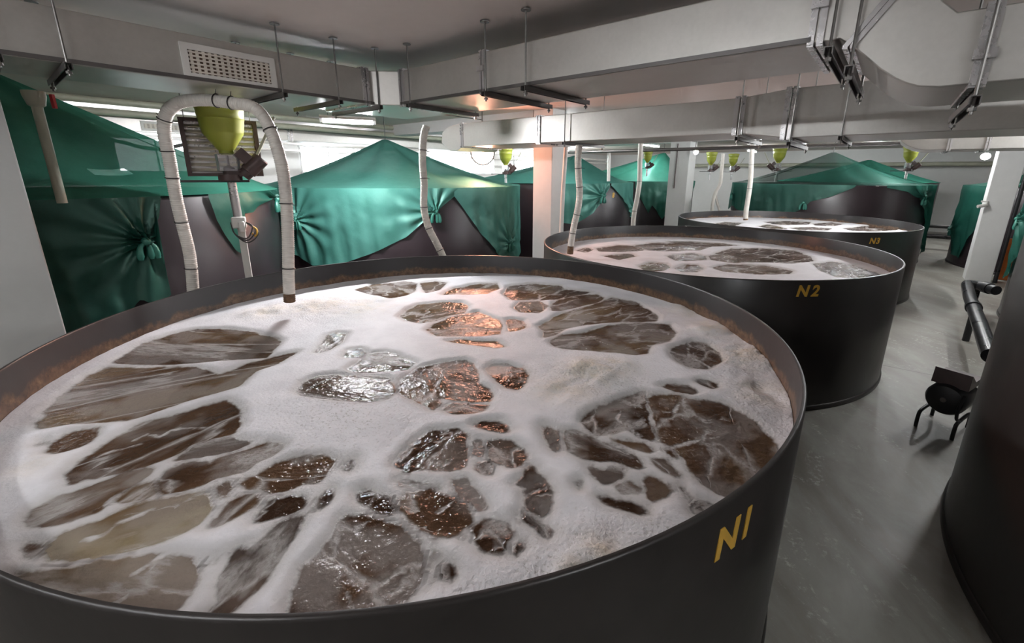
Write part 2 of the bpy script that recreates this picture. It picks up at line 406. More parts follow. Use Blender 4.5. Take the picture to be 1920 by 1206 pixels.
# ------------------------------------------------------------------ foam maps
class Lattice:
    def __init__(s, seed): s.g = np.random.default_rng(seed).random((64, 64))
    def __call__(s, x, y):
        xi = np.floor(x).astype(int); yi = np.floor(y).astype(int); fx = x-xi; fy = y-yi
        fx = fx*fx*(3-2*fx); fy = fy*fy*(3-2*fy); g = s.g
        a = g[xi % 64, yi % 64]; b = g[(xi+1) % 64, yi % 64]; c = g[xi % 64, (yi+1) % 64]; d = g[(xi+1) % 64, (yi+1) % 64]
        return (a*(1-fx)+b*fx)*(1-fy) + (c*(1-fx)+d*fx)*fy
def fbm(x, y, seed, oct=4):
    s = 0; a = .5
    for k in range(oct): s = s + a*Lattice(seed+k)(x*2**k, y*2**k); a *= .5
    return s
def poly_sdf(X, Y, poly):
    """signed distance, negative inside"""
    d = np.full(X.shape, 1e9); ins = np.zeros(X.shape, bool); n = len(poly)
    for i in range(n):
        ax, ay = poly[i]; bx, by = poly[(i+1) % n]; ex, ey = bx-ax, by-ay; L2 = ex*ex+ey*ey+1e-12
        t = np.clip(((X-ax)*ex+(Y-ay)*ey)/L2, 0, 1)
        d = np.minimum(d, np.hypot(X-ax-t*ex, Y-ay-t*ey))
        cond = ((ay > Y) != (by > Y)); xs = ax+(Y-ay)/(by-ay+1e-12)*ex
        ins ^= cond & (X < xs)
    return np.where(ins, -d, d)
def seg_dist(X, Y, pl):
    d = np.full(X.shape, 1e9)
    for (ax, ay), (bx, by) in zip(pl, pl[1:]):
        ex, ey = bx-ax, by-ay; t = np.clip(((X-ax)*ex+(Y-ay)*ey)/(ex*ex+ey*ey+1e-12), 0, 1)
        d = np.minimum(d, np.hypot(X-ax-t*ex, Y-ay-t*ey))
    return d
def foam_surface(c, R, patches, veins, froths, bubbly, step, label, z=WATER, seed=3):
    """patches: (outline in metres, silt 0..1, veil 0..1, stretch)"""
    Ri = R-.021
    n = int(2*Ri/step)+3; xs = np.linspace(-Ri-step, Ri+step, n)
    X, Y = np.meshgrid(xs+c[0], xs+c[1], indexing='ij')
    edge = np.full(X.shape, .5); own = np.full(X.shape, -1); silt = np.full(X.shape, .5); veil = np.zeros(X.shape)
    fx = X.copy(); fy = Y.copy()
    for k, (pl, sv, vv, st) in enumerate(patches):
        a = np.array(pl); lo = a.min(0)-.4; hi = a.max(0)+.4
        i0, i1 = np.searchsorted(xs+c[0], (lo[0], hi[0])); j0, j1 = np.searchsorted(xs+c[1], (lo[1], hi[1]))
        if i1 <= i0 or j1 <= j0: continue
        sl = (slice(i0, i1), slice(j0, j1)); d = poly_sdf(X[sl], Y[sl], pl)
        cov = np.cov((a-a.mean(0)).T); w, vec = np.linalg.eigh(cov); ax = vec[:, 1]
        upd = d < edge[sl]
        e = edge[sl]; e[upd] = d[upd]; own[sl][upd] = k
        xx, yy = X[sl], Y[sl]
        q = (xx*ax[0]+yy*ax[1])/st+k*3.7; r = -xx*ax[1]+yy*ax[0]+k*1.9
        fx[sl][upd] = q[upd]; fy[sl][upd] = r[upd]; silt[sl][upd] = sv; veil[sl][upd] = vv
    sw = np.zeros(X.shape, bool)
    for ax_ in (0, 1):
        df = np.diff(own, axis=ax_) != 0
        if ax_ == 0: sw[:-1] |= df; sw[1:] |= df
        else: sw[:, :-1] |= df; sw[:, 1:] |= df
    edge = np.where(sw, np.maximum(edge, .016), edge)
    for it in range(2):
        q = np.pad(edge, 1, mode='edge')
        edge = (q[:-2, 1:-1]+q[2:, 1:-1]+q[1:-1, :-2]+q[1:-1, 2:]+4*edge)/8
    for pl, wd in veins:
        a = np.array(pl); lo = a.min(0)-.3; hi = a.max(0)+.3
        i0, i1 = np.searchsorted(xs+c[0], (lo[0], hi[0])); j0, j1 = np.searchsorted(xs+c[1], (lo[1], hi[1]))
        sl = (slice(i0, i1), slice(j0, j1)); d = wd-seg_dist(X[sl], Y[sl], pl)
        edge[sl] = np.maximum(edge[sl], np.minimum(d, .03))
    fr = np.zeros(X.shape); bb = np.zeros(X.shape)
    for x, y, s, a in froths: fr = np.maximum(fr, a*np.exp(-((X-x)**2+(Y-y)**2)/(s*s)))
    for x, y, s, a in bubbly: bb = np.maximum(bb, a*np.exp(-((X-x)**2+(Y-y)**2)/(s*s)))
    veil = veil*np.clip((fbm(X*7, Y*7, seed+40, 6)-.45)*6.5, 0, 1)
    up = np.clip((edge+.004)/.05, 0, 1); up = up*up*(3-2*up)
    H = z + up*.014 + up*.010*(fbm(X*9, Y*9, seed)-.47) + up*fr*.10*(fbm(X*7, Y*7, seed+9)-.25) + up*bb*.022*(fbm(X*20, Y*20, seed+5)-.4)
    H += (1-up)*.010*(fbm(fx*8, fy*8, seed+20)-.47)
    rr = np.hypot(X-c[0], Y-c[1]); ring = np.clip((rr-(Ri-.12))/.12, 0, 1)
    H += ring**2*.012*up
    k = np.where(rr > Ri, Ri/np.maximum(rr, 1e-6), 1.0)
    VX = c[0]+(X-c[0])*k; VY = c[1]+(Y-c[1])*k
    inside = rr <= Ri
    fm = inside[:-1, :-1] | inside[1:, :-1] | inside[:-1, 1:] | inside[1:, 1:]
    idx = np.arange(n*n).reshape(n, n); I, J = np.nonzero(fm)
    quads = np.c_[idx[I, J], idx[I+1, J], idx[I+1, J+1], idx[I, J+1]]
    used, inv = np.unique(quads, return_inverse=True); quads = inv.reshape(-1, 4)
    me = bpy.data.meshes.new('foamy_water')
    me.vertices.add(len(used)); me.loops.add(quads.size); me.polygons.add(len(quads))
    me.vertices.foreach_set('co', np.c_[VX.ravel()[used]-c[0], VY.ravel()[used]-c[1], H.ravel()[used]].astype(np.float32).ravel())
    me.loops.foreach_set('vertex_index', quads.ravel().astype(np.int32))
    me.polygons.foreach_set('loop_start', (np.arange(len(quads))*4).astype(np.int32))
    me.polygons.foreach_set('use_smooth', np.ones(len(quads), bool))
    me.update(calc_edges=True)
    for nm, arr in (('edge', edge), ('froth', fr), ('bubbly', bb), ('silt', silt), ('veil', veil)):
        me.attributes.new(nm, 'FLOAT', 'POINT').data.foreach_set('value', arr.ravel()[used].astype(np.float32))
    me.attributes.new('flow', 'FLOAT_VECTOR', 'POINT').data.foreach_set('vector', np.c_[fx.ravel()[used], fy.ravel()[used], 0*used].astype(np.float32).ravel())
    me.materials.append(M['foam'])
    o = link(bpy.data.objects.new('foamy_water', me)); o.location = (c[0], c[1], 0)
    return tag(o, label, 'water')
# outlines of the open water between the froth, in metres on the water plane
PATCH1 = [
 ([(-2.228,2.181),(-2.244,2.282),(-2.287,2.458),(-2.239,2.622),(-2.171,2.702),(-1.96,2.715),(-1.74,2.658),(-1.497,2.521),(-1.468,2.369),(-1.442,2.269),(-1.63,2.238),(-1.804,2.193),(-1.997,2.163)], 0.5, 0.25, 5),
 ([(-2.207,2.127),(-2.196,2.014),(-2.168,1.944),(-2.122,1.822),(-2.091,1.763),(-2.059,1.682),(-2.012,1.648),(-2.015,1.598),(-1.951,1.559),(-1.858,1.6),(-1.71,1.613),(-1.647,1.618),(-1.584,1.704),(-1.535,1.779),(-1.455,1.854),(-1.387,1.925),(-1.4,2.097),(-1.336,2.185),(-1.314,2.347),(-1.412,2.27),(-1.488,2.197),(-1.523,2.115),(-1.563,2.051),(-1.745,2.133),(-1.969,2.13)], 0.58, 0.3, 6),
 ([(-1.76,1.403),(-1.778,1.435),(-1.801,1.487),(-1.804,1.53),(-1.762,1.553),(-1.72,1.554),(-1.679,1.506),(-1.665,1.453),(-1.679,1.426),(-1.712,1.4)], 0.5, 0.2, 3),
 ([(-1.839,1.445),(-1.855,1.479),(-1.833,1.472),(-1.819,1.442)], 0.5, 0.3, 2),
 ([(-1.564,1.285),(-1.566,1.313),(-1.583,1.373),(-1.595,1.454),(-1.592,1.507),(-1.568,1.602),(-1.473,1.665),(-1.418,1.733),(-1.347,1.785),(-1.284,1.743),(-1.236,1.69),(-1.169,1.598),(-1.157,1.529),(-1.221,1.485),(-1.269,1.457),(-1.265,1.407),(-1.28,1.388),(-1.329,1.33),(-1.391,1.283),(-1.444,1.253),(-1.49,1.264),(-1.481,1.245),(-1.492,1.229),(-1.529,1.258)], 0.5, 0.25, 3),
 ([(-1.253,1.36),(-1.251,1.401),(-1.212,1.471),(-1.137,1.489),(-1.039,1.483),(-1.04,1.459),(-1.075,1.418),(-1.137,1.392),(-1.201,1.373)], 0.45, 0.2, 4),
 ([(-1.217,1.234),(-1.23,1.287),(-1.207,1.342),(-1.161,1.358),(-1.109,1.337),(-1.116,1.361),(-1.069,1.409),(-1.016,1.452),(-0.988,1.473),(-0.908,1.446),(-0.929,1.387),(-0.959,1.362),(-0.969,1.304),(-1.047,1.275),(-1.069,1.23),(-1.132,1.197),(-1.182,1.201)], 0.5, 0.3, 2),
 ([(-1.464,1.071),(-1.482,1.091),(-1.501,1.119),(-1.488,1.158),(-1.452,1.189),(-1.433,1.232),(-1.384,1.286),(-1.319,1.318),(-1.291,1.307),(-1.283,1.268),(-1.284,1.233),(-1.307,1.2),(-1.321,1.159),(-1.287,1.114),(-1.33,1.076),(-1.378,1.053),(-1.444,1.056)], 0.55, 0.4, 3),
 ([(-1.284,1.15),(-1.284,1.183),(-1.272,1.234),(-1.248,1.252),(-1.19,1.196),(-1.217,1.17),(-1.246,1.16)], 0.6, 0.3, 2),
 ([(-1.289,0.953),(-1.314,0.987),(-1.321,1.024),(-1.301,1.049),(-1.259,1.08),(-1.218,1.13),(-1.143,1.165),(-1.056,1.187),(-1.02,1.188),(-0.966,1.125),(-0.952,1.078),(-0.971,1.05),(-1.008,1.013),(-1.067,0.979),(-1.141,0.958),(-1.184,0.945),(-1.219,0.939),(-1.261,0.947)], 0.85, 0.3, 3),
 ([(-1.4,1.003),(-1.385,1.01),(-1.347,0.988),(-1.355,1.003),(-1.321,0.967),(-1.311,0.941),(-1.336,0.958)], 0.45, 0.6, 2),
 ([(-0.926,1.054),(-0.924,1.106),(-0.932,1.155),(-0.91,1.186),(-0.865,1.191),(-0.851,1.174),(-0.839,1.14),(-0.859,1.106),(-0.887,1.074),(-0.909,1.05)], 0.4, 0.4, 2),
 ([(-1.008,1.21),(-1.003,1.236),(-0.973,1.236),(-0.947,1.186),(-0.945,1.157),(-0.982,1.198)], 0.45, 0.3, 1.5),
 ([(-1.315,0.893),(-1.277,0.899),(-1.219,0.909),(-1.128,0.926),(-1.051,0.94),(-1.01,0.955),(-0.957,0.957),(-0.883,0.941),(-0.854,0.916),(-0.829,0.876),(-0.819,0.844),(-0.82,0.812),(-0.832,0.777),(-0.899,0.765),(-1.095,0.789),(-1.27,0.856)], 0.55, 0.3, 3),
 ([(-0.834,0.931),(-0.835,0.949),(-0.827,0.953),(-0.821,0.931)], 0.3, 0.1, 1.5),
 ([(-0.738,0.773),(-0.738,0.803),(-0.719,0.813),(-0.743,0.844),(-0.773,0.904),(-0.787,0.933),(-0.788,0.97),(-0.779,0.983),(-0.757,0.962),(-0.734,0.978),(-0.726,1.049),(-0.702,1.086),(-0.662,1.099),(-0.653,1.05),(-0.654,1.0),(-0.655,0.942),(-0.656,0.884),(-0.67,0.848),(-0.694,0.804),(-0.716,0.78)], 0.25, 0.1, 2),
 ([(-0.794,1.073),(-0.797,1.124),(-0.791,1.163),(-0.744,1.18),(-0.699,1.185),(-0.687,1.134),(-0.711,1.107),(-0.752,1.094)], 0.25, 0.0, 2),
 ([(-0.944,1.236),(-0.949,1.262),(-0.918,1.287),(-0.886,1.345),(-0.84,1.366),(-0.736,1.392),(-0.684,1.365),(-0.679,1.306),(-0.685,1.246),(-0.75,1.243),(-0.76,1.212),(-0.813,1.197),(-0.863,1.224),(-0.903,1.208)], 0.38, 0.4, 2),
 ([(-0.627,1.119),(-0.643,1.176),(-0.644,1.205),(-0.627,1.225),(-0.606,1.188),(-0.613,1.153)], 0.2, 0, 2),
 ([(-0.615,1.306),(-0.63,1.335),(-0.626,1.359),(-0.609,1.371),(-0.601,1.329),(-0.603,1.301)], 0.2, 0.3, 1.5),
 ([(-0.534,1.189),(-0.54,1.213),(-0.511,1.221),(-0.482,1.197),(-0.443,1.182),(-0.414,1.143),(-0.401,1.109),(-0.435,1.105),(-0.46,1.136),(-0.496,1.154),(-0.522,1.165)], 0.25, 0.1, 1.5),
 ([(-0.423,1.258),(-0.392,1.222),(-0.362,1.22),(-0.314,1.241),(-0.342,1.248),(-0.39,1.261)], 0.3, 0, 2),
 ([(-0.39,1.178),(-0.376,1.207),(-0.318,1.22),(-0.278,1.223),(-0.286,1.191),(-0.222,1.167),(-0.177,1.144),(-0.151,1.111),(-0.137,1.079),(-0.142,1.059),(-0.176,1.053),(-0.2,1.029),(-0.246,1.029),(-0.298,1.058),(-0.348,1.099),(-0.373,1.132)], 0.45, 0.15, 1.5),
 ([(-0.237,1.265),(-0.206,1.271),(-0.17,1.229),(-0.129,1.168),(-0.108,1.12),(-0.138,1.122),(-0.178,1.165),(-0.216,1.216)], 0.4, 0.4, 2),
 ([(-0.548,0.793),(-0.564,0.827),(-0.571,0.87),(-0.579,0.918),(-0.551,0.968),(-0.538,1.035),(-0.544,1.096),(-0.528,1.106),(-0.445,1.092),(-0.374,1.055),(-0.328,1.015),(-0.279,0.988),(-0.256,0.967),(-0.252,0.887),(-0.268,0.85),(-0.29,0.822),(-0.32,0.812),(-0.353,0.815),(-0.408,0.808),(-0.426,0.787),(-0.454,0.779),(-0.492,0.779),(-0.523,0.779)], 0.42, 0.3, 1.5),
 ([(-0.225,0.92),(-0.216,0.931),(-0.191,0.93),(-0.177,0.907),(-0.178,0.892),(-0.193,0.884),(-0.212,0.895)], 0.2, 0, 1),
 ([(-1.2,2.341),(-1.211,2.455),(-1.25,2.617),(-1.208,2.656),(-1.146,2.638),(-1.117,2.5),(-1.139,2.398),(-1.164,2.349)], 0.4, 0.2, 2),
 ([(-1.02,2.297),(-1.02,2.375),(-0.964,2.392),(-0.913,2.337),(-0.907,2.276),(-0.993,2.268)], 0.4, 0.3, 2),
 ([(-0.922,2.123),(-0.91,2.204),(-0.89,2.314),(-0.824,2.346),(-0.719,2.301),(-0.64,2.229),(-0.602,2.194),(-0.613,2.126),(-0.678,2.106),(-0.785,2.092),(-0.882,2.091)], 0.4, 0.1, 1.6),
 ([(-1.071,1.885),(-1.086,1.967),(-1.06,2.027),(-0.988,2.046),(-0.825,2.048),(-0.71,2.031),(-0.631,1.944),(-0.611,1.89),(-0.63,1.812),(-0.706,1.782),(-0.807,1.796),(-0.942,1.824),(-1.025,1.843)], 0.4, 0.1, 2),
 ([(-0.611,1.944),(-0.611,2.014),(-0.557,2.127),(-0.445,2.21),(-0.333,2.24),(-0.284,2.198),(-0.25,2.098),(-0.229,2.006),(-0.245,1.977),(-0.174,1.921),(-0.148,1.842),(-0.156,1.793),(-0.245,1.768),(-0.337,1.815),(-0.401,1.83),(-0.377,1.767),(-0.389,1.707),(-0.448,1.766),(-0.536,1.828),(-0.588,1.879)], 0.4, 0.35, 1.5),
 ([(-0.361,1.72),(-0.33,1.772),(-0.248,1.792),(-0.161,1.759),(-0.165,1.722),(-0.224,1.691),(-0.304,1.685)], 0.4, 0.3, 2),
 ([(-0.894,2.989),(-0.88,3.155),(-0.832,3.296),(-0.655,3.359),(-0.508,3.376),(-0.443,3.274),(-0.448,3.097),(-0.556,3.031),(-0.61,2.911),(-0.712,2.863),(-0.815,2.907)], 0.6, 0.15, 1.6),
 ([(-0.638,2.725),(-0.618,2.854),(-0.513,3.007),(-0.352,3.125),(-0.18,2.917),(-0.15,2.828),(-0.165,2.652),(-0.282,2.621),(-0.418,2.619),(-0.554,2.617)], 0.6, 0.15, 1.6),
 ([(-0.47,2.526),(-0.41,2.563),(-0.306,2.529),(-0.173,2.513),(-0.121,2.444),(-0.168,2.427),(-0.299,2.467)], 0.55, 0.1, 3),
 ([(-1.504,3.743),(-1.404,3.939),(-1.136,4.049),(-1.02,3.989),(-0.959,3.699),(-1.006,3.559),(-1.094,3.475),(-1.253,3.554),(-1.407,3.672)], 0.5, 0.5, 2),
 ([(-0.97,3.99),(-0.862,4.077),(-0.745,3.994),(-0.751,3.758),(-0.845,3.648),(-0.915,3.793)], 0.5, 0.2, 1.5),
 ([(-0.695,3.582),(-0.639,3.798),(-0.465,3.959),(-0.269,4.005),(-0.232,3.806),(-0.336,3.623),(-0.517,3.602)], 0.6, 0.1, 1.5),
 ([(-0.176,3.626),(-0.14,3.905),(0.083,3.991),(0.328,3.915),(0.355,3.78),(0.212,3.599),(0.073,3.433),(-0.102,3.446)], 0.55, 0.2, 1.6),
 ([(-0.075,3.238),(-0.036,3.385),(0.116,3.418),(0.186,3.271),(0.106,3.106),(-0.033,3.13)], 0.55, 0.3, 1.6),
 ([(0.116,3.434),(0.214,3.634),(0.367,3.799),(0.567,3.693),(0.439,3.586),(0.249,3.468)], 0.5, 0.2, 2.5),
 ([(0.201,3.243),(0.269,3.437),(0.416,3.586),(0.626,3.624),(0.664,3.524),(0.611,3.397),(0.4,3.246),(0.27,3.162),(0.22,3.147)], 0.55, 0.2, 2),
 ([(0.22,3.019),(0.305,3.109),(0.487,3.276),(0.638,3.428),(0.744,3.526),(0.889,3.386),(0.943,3.186),(0.967,3.031),(0.931,2.935),(0.774,2.909),(0.584,2.895),(0.391,2.836),(0.275,2.77),(0.196,2.657),(0.125,2.599),(0.136,2.706),(0.098,2.81),(0.176,2.923)], 0.55, 0.4, 2.5),
 ([(0.164,2.517),(0.192,2.59),(0.264,2.648),(0.369,2.66),(0.53,2.795),(0.689,2.863),(0.914,2.877),(0.997,2.845),(0.991,2.718),(0.901,2.545),(0.768,2.482),(0.708,2.358),(0.635,2.334),(0.519,2.371),(0.367,2.393),(0.244,2.416),(0.183,2.457)], 0.5, 0.3, 2.5),
 ([(-0.125,2.942),(-0.069,2.954),(-0.012,2.92),(0.007,2.787),(-0.046,2.723),(-0.098,2.702)], 0.6, 0.2, 1),
 ([(-0.2,2.131),(-0.168,2.199),(-0.094,2.186),(-0.022,2.146),(0.015,2.07),(0.007,1.98),(-0.032,1.896),(-0.084,1.922),(-0.156,2.037)], 0.4, 0.8, 1.3),
 ([(0.851,2.36),(0.905,2.458),(0.985,2.502),(1.051,2.547),(1.116,2.504),(1.122,2.363),(1.095,2.25),(1.015,2.179),(0.972,2.145),(0.894,2.164),(0.85,2.247)], 0.35, 0.2, 1.4),
 ([(0.242,1.635),(0.284,1.696),(0.404,1.779),(0.479,1.844),(0.563,1.881),(0.553,1.776),(0.539,1.642),(0.52,1.544),(0.503,1.489),(0.457,1.514),(0.42,1.581),(0.358,1.542),(0.293,1.534),(0.256,1.579)], 0.35, 0.35, 1.4),
 ([(0.573,1.825),(0.633,1.861),(0.73,1.852),(0.778,1.812),(0.86,1.803),(0.911,1.77),(0.939,1.689),(0.956,1.622),(0.97,1.511),(0.949,1.425),(0.909,1.374),(0.771,1.254),(0.673,1.185),(0.626,1.214),(0.598,1.255),(0.585,1.333),(0.578,1.406),(0.57,1.462),(0.534,1.489),(0.535,1.582),(0.553,1.707)], 0.5, 0.3, 1.6),
 ([(0.671,1.947),(0.733,1.976),(0.797,1.971),(0.832,1.889),(0.798,1.868),(0.732,1.893)], 0.35, 0.3, 2),
 ([(0.867,1.995),(0.906,2.013),(0.945,1.978),(0.939,1.939),(0.911,1.928)], 0.25, 0, 1.5),
 ([(0.156,1.504),(0.167,1.552),(0.211,1.56),(0.249,1.523),(0.304,1.477),(0.367,1.437),(0.416,1.389),(0.429,1.344),(0.409,1.323),(0.36,1.355),(0.304,1.367),(0.237,1.366),(0.193,1.403),(0.161,1.442)], 0.35, 0.3, 1.8),
 ([(0.349,1.498),(0.412,1.499),(0.469,1.478),(0.488,1.438),(0.476,1.415),(0.419,1.444)], 0.45, 0.2, 2),
 ([(0.074,1.578),(0.087,1.594),(0.125,1.559),(0.142,1.504),(0.138,1.458),(0.125,1.418),(0.103,1.451),(0.084,1.521)], 0.25, 0.35, 1.5),
 ([(0.228,1.342),(0.244,1.348),(0.276,1.313),(0.317,1.334),(0.341,1.314),(0.341,1.286),(0.301,1.251),(0.273,1.242),(0.244,1.285)], 0.4, 0.15, 1.4),
 ([(0.303,1.232),(0.328,1.251),(0.366,1.259),(0.395,1.233),(0.397,1.208),(0.378,1.203),(0.327,1.207)], 0.4, 0.1, 1.4),
 ([(0.405,1.259),(0.436,1.287),(0.465,1.26),(0.488,1.221),(0.463,1.196),(0.413,1.174),(0.394,1.196)], 0.45, 0.1, 1.4),
 ([(0.241,1.192),(0.263,1.187),(0.301,1.164),(0.342,1.159),(0.375,1.126),(0.378,1.119),(0.342,1.125),(0.296,1.141),(0.259,1.164)], 0.3, 0.1, 3),
 ([(0.181,1.252),(0.187,1.258),(0.194,1.226),(0.19,1.221)], 0.2, 0, 1.5),
 ([(0.457,1.383),(0.484,1.39),(0.517,1.368),(0.533,1.33),(0.541,1.274),(0.529,1.279),(0.495,1.301),(0.467,1.344)], 0.42, 0.2, 2),
 ([(0.534,1.438),(0.553,1.422),(0.573,1.375),(0.559,1.381)], 0.35, 0.1, 2),
 ([(0.514,1.247),(0.528,1.234),(0.533,1.177),(0.523,1.172)], 0.3, 0.3, 2.5),
 ([(0.527,1.161),(0.55,1.177),(0.561,1.173),(0.598,1.15),(0.602,1.138),(0.542,1.101),(0.523,1.127)], 0.25, 0.1, 1.5),
 ([(-0.457,1.351),(-0.439,1.414),(-0.41,1.499),(-0.369,1.555),(-0.267,1.563),(-0.225,1.519),(-0.204,1.4),(-0.206,1.33),(-0.255,1.315),(-0.301,1.314),(-0.342,1.329),(-0.411,1.308),(-0.447,1.337)], 0.32, 0.15, 1.3),
 ([(-0.211,1.49),(-0.16,1.494),(-0.144,1.433),(-0.149,1.384),(-0.18,1.394)], 0.25, 0.4, 1),
 ([(-0.142,1.484),(-0.108,1.494),(-0.056,1.491),(-0.008,1.44),(0.006,1.386),(-0.007,1.346),(-0.05,1.334),(-0.109,1.369),(-0.139,1.416)], 0.3, 0.1, 1.3),
 ([(-0.174,1.339),(-0.157,1.363),(-0.128,1.363),(-0.101,1.296),(-0.122,1.291),(-0.155,1.31)], 0.3, 0.0, 1.3),
 ([(-0.202,1.595),(-0.183,1.627),(-0.106,1.632),(-0.07,1.577),(-0.058,1.557),(-0.09,1.546),(-0.133,1.557)], 0.3, 0.5, 2),
 ([(-0.024,1.243),(0.006,1.297),(0.025,1.34),(0.04,1.326),(0.043,1.297),(0.069,1.27),(0.089,1.206),(0.084,1.146),(0.065,1.091),(0.054,1.091),(0.014,1.134),(0.006,1.181),(0.006,1.23)], 0.38, 0.3, 1.6),
 ([(-0.013,1.112),(0.014,1.112),(0.064,1.07),(0.078,1.041),(0.066,1.017),(0.044,1.04),(0.006,1.08)], 0.25, 0.3, 2),
 ([(-0.039,0.996),(-0.024,1.011),(-0.002,1.011),(-0.004,0.984),(-0.019,0.966)], 0.2, 0.35, 1),
 ([(-0.166,1.024),(-0.154,1.029),(-0.143,1.014),(-0.152,1.007)], 0.3, 0.4, 1),
 ([(-0.158,1.059),(-0.123,1.101),(-0.057,1.08),(-0.025,1.03),(-0.045,0.966),(-0.103,0.966),(-0.143,1.001)], 0.3, 0.95, 1),
 ([(-0.27,0.988),(-0.245,0.965),(-0.226,0.943),(-0.223,0.899),(-0.235,0.873),(-0.251,0.861)], 0.3, 0.95, 1),
 ([(-0.131,0.996),(-0.121,1.003),(-0.111,0.989),(-0.119,0.981)], 0.3, 0.4, 1),
]
VEIN1 = [
 ([(0.571,1.459),(0.636,1.487),(0.707,1.509),(0.767,1.527),(0.842,1.566)], 0.009),
 ([(0.569,1.459),(0.632,1.476),(0.656,1.484)], 0.006),
 ([(0.405,1.76),(0.426,1.715),(0.391,1.654),(0.433,1.589),(0.463,1.536)], 0.007),
 ([(0.557,1.707),(0.602,1.716),(0.648,1.699),(0.71,1.792),(0.753,1.812)], 0.006),
 ([(-1.512,1.482),(-1.493,1.526),(-1.426,1.508),(-1.419,1.553),(-1.374,1.565),(-1.278,1.565)], 0.01),
 ([(-1.467,1.657),(-1.415,1.604),(-1.383,1.545)], 0.004),
 ([(-1.555,1.37),(-1.529,1.414),(-1.497,1.434),(-1.46,1.462)], 0.008),
 ([(-1.004,0.899),(-0.985,0.935),(-0.973,0.96)], 0.016),
 ([(-0.989,0.815),(-0.968,0.843),(-0.974,0.872),(-0.971,0.927)], 0.012),
 ([(-1.238,1.013),(-1.202,1.023),(-1.199,1.062),(-1.172,1.093),(-1.143,1.126)], 0.01),
 ([(-0.262,1.115),(-0.222,1.167),(-0.167,1.133),(-0.14,1.079)], 0.006),
 ([(-0.365,1.437),(-0.337,1.352),(-0.284,1.323)], 0.006),
 ([(-0.079,1.345),(-0.062,1.376),(-0.013,1.37)], 0.004),
 ([(0.011,1.193),(0.041,1.218),(0.068,1.226)], 0.006),
 ([(0.006,1.06),(0.037,1.05)], 0.005),
 ([(-0.486,1.189),(-0.479,1.154)], 0.006),
 ([(0.98,2.442),(0.935,2.299),(0.969,2.248),(1.006,2.159)], 0.01),
 ([(0.162,2.657),(0.349,2.792),(0.504,2.86),(0.736,2.909)], 0.012),
 ([(0.375,3.022),(0.551,3.153),(0.741,3.295)], 0.006),
 ([(0.385,2.65),(0.483,2.522),(0.564,2.437)], 0.005),
 ([(0.331,2.63),(0.37,2.418)], 0.005),
 ([(-1.038,1.869),(-1.02,1.94),(-0.985,2.009)], 0.01),
 ([(-0.554,2.617),(-0.477,2.78),(-0.349,2.915),(-0.263,3.011)], 0.006),
 ([(-0.418,2.619),(-0.334,2.782),(-0.238,2.94)], 0.006),
 ([(-0.744,3.004),(-0.651,3.119),(-0.502,3.189)], 0.006),
 ([(0.032,3.949),(0.078,3.72),(0.216,3.669)], 0.008),
 ([(-0.092,2.132),(-0.062,2.069),(-0.086,1.979)], 0.012),
 ([(-0.163,2.132),(-0.09,2.068),(-0.021,2.038)], 0.012),
 ([(-0.516,1.056),(-0.512,1.008),(-0.463,0.922),(-0.478,0.89)], 0.007),
 ([(-0.489,1.067),(-0.46,1.009),(-0.447,0.947)], 0.006),
 ([(-0.485,0.875),(-0.439,0.86),(-0.41,0.819)], 0.006),
 ([(-0.403,2.129),(-0.437,1.946),(-0.337,1.815)], 0.006),
 ([(-0.315,1.92),(-0.254,1.948),(-0.177,1.96)], 0.005),
]
FROTH1 = [(0.351, 2.073, 0.16, 1.0), (0.198, 1.898, 0.14, 0.8), (0.474, 2.139, 0.12, 0.7), (-1.57, 3.212, 0.22, 0.75), (-1.244, 3.218, 0.25, 0.6), (-1.9, 3.073, 0.16, 0.7), (1.257, 2.722, 0.16, 0.8), (1.256, 2.289, 0.16, 0.9), (1.144, 1.856, 0.14, 0.7), (1.225, 3.125, 0.16, 0.6), (0.214, 0.951, 0.07, 0.9), (0.137, 0.901, 0.05, 0.8), (-1.699, 1.298, 0.08, 0.4)]
BUB1 = [(0.347, 2.043, 0.35, 1.0), (-0.79, 1.694, 0.34, 1.0), (-0.611, 1.572, 0.25, 0.7), (-1.066, 1.691, 0.25, 0.6), (-1.46, 3.146, 0.4, 0.7), (0.215, 0.959, 0.16, 1.0), (0.067, 0.878, 0.13, 1.0), (0.36, 1.014, 0.14, 0.9), (-0.04, 0.848, 0.1, 0.8), (-0.143, 0.834, 0.1, 0.6), (-0.512, 0.767, 0.06, 0.6), (1.191, 2.216, 0.3, 0.9), (1.091, 1.758, 0.25, 0.8), (-0.337, 2.51, 0.3, 0.4), (0.115, 2.35, 0.3, 0.3), (-0.638, 1.365, 0.3, 0.2)]
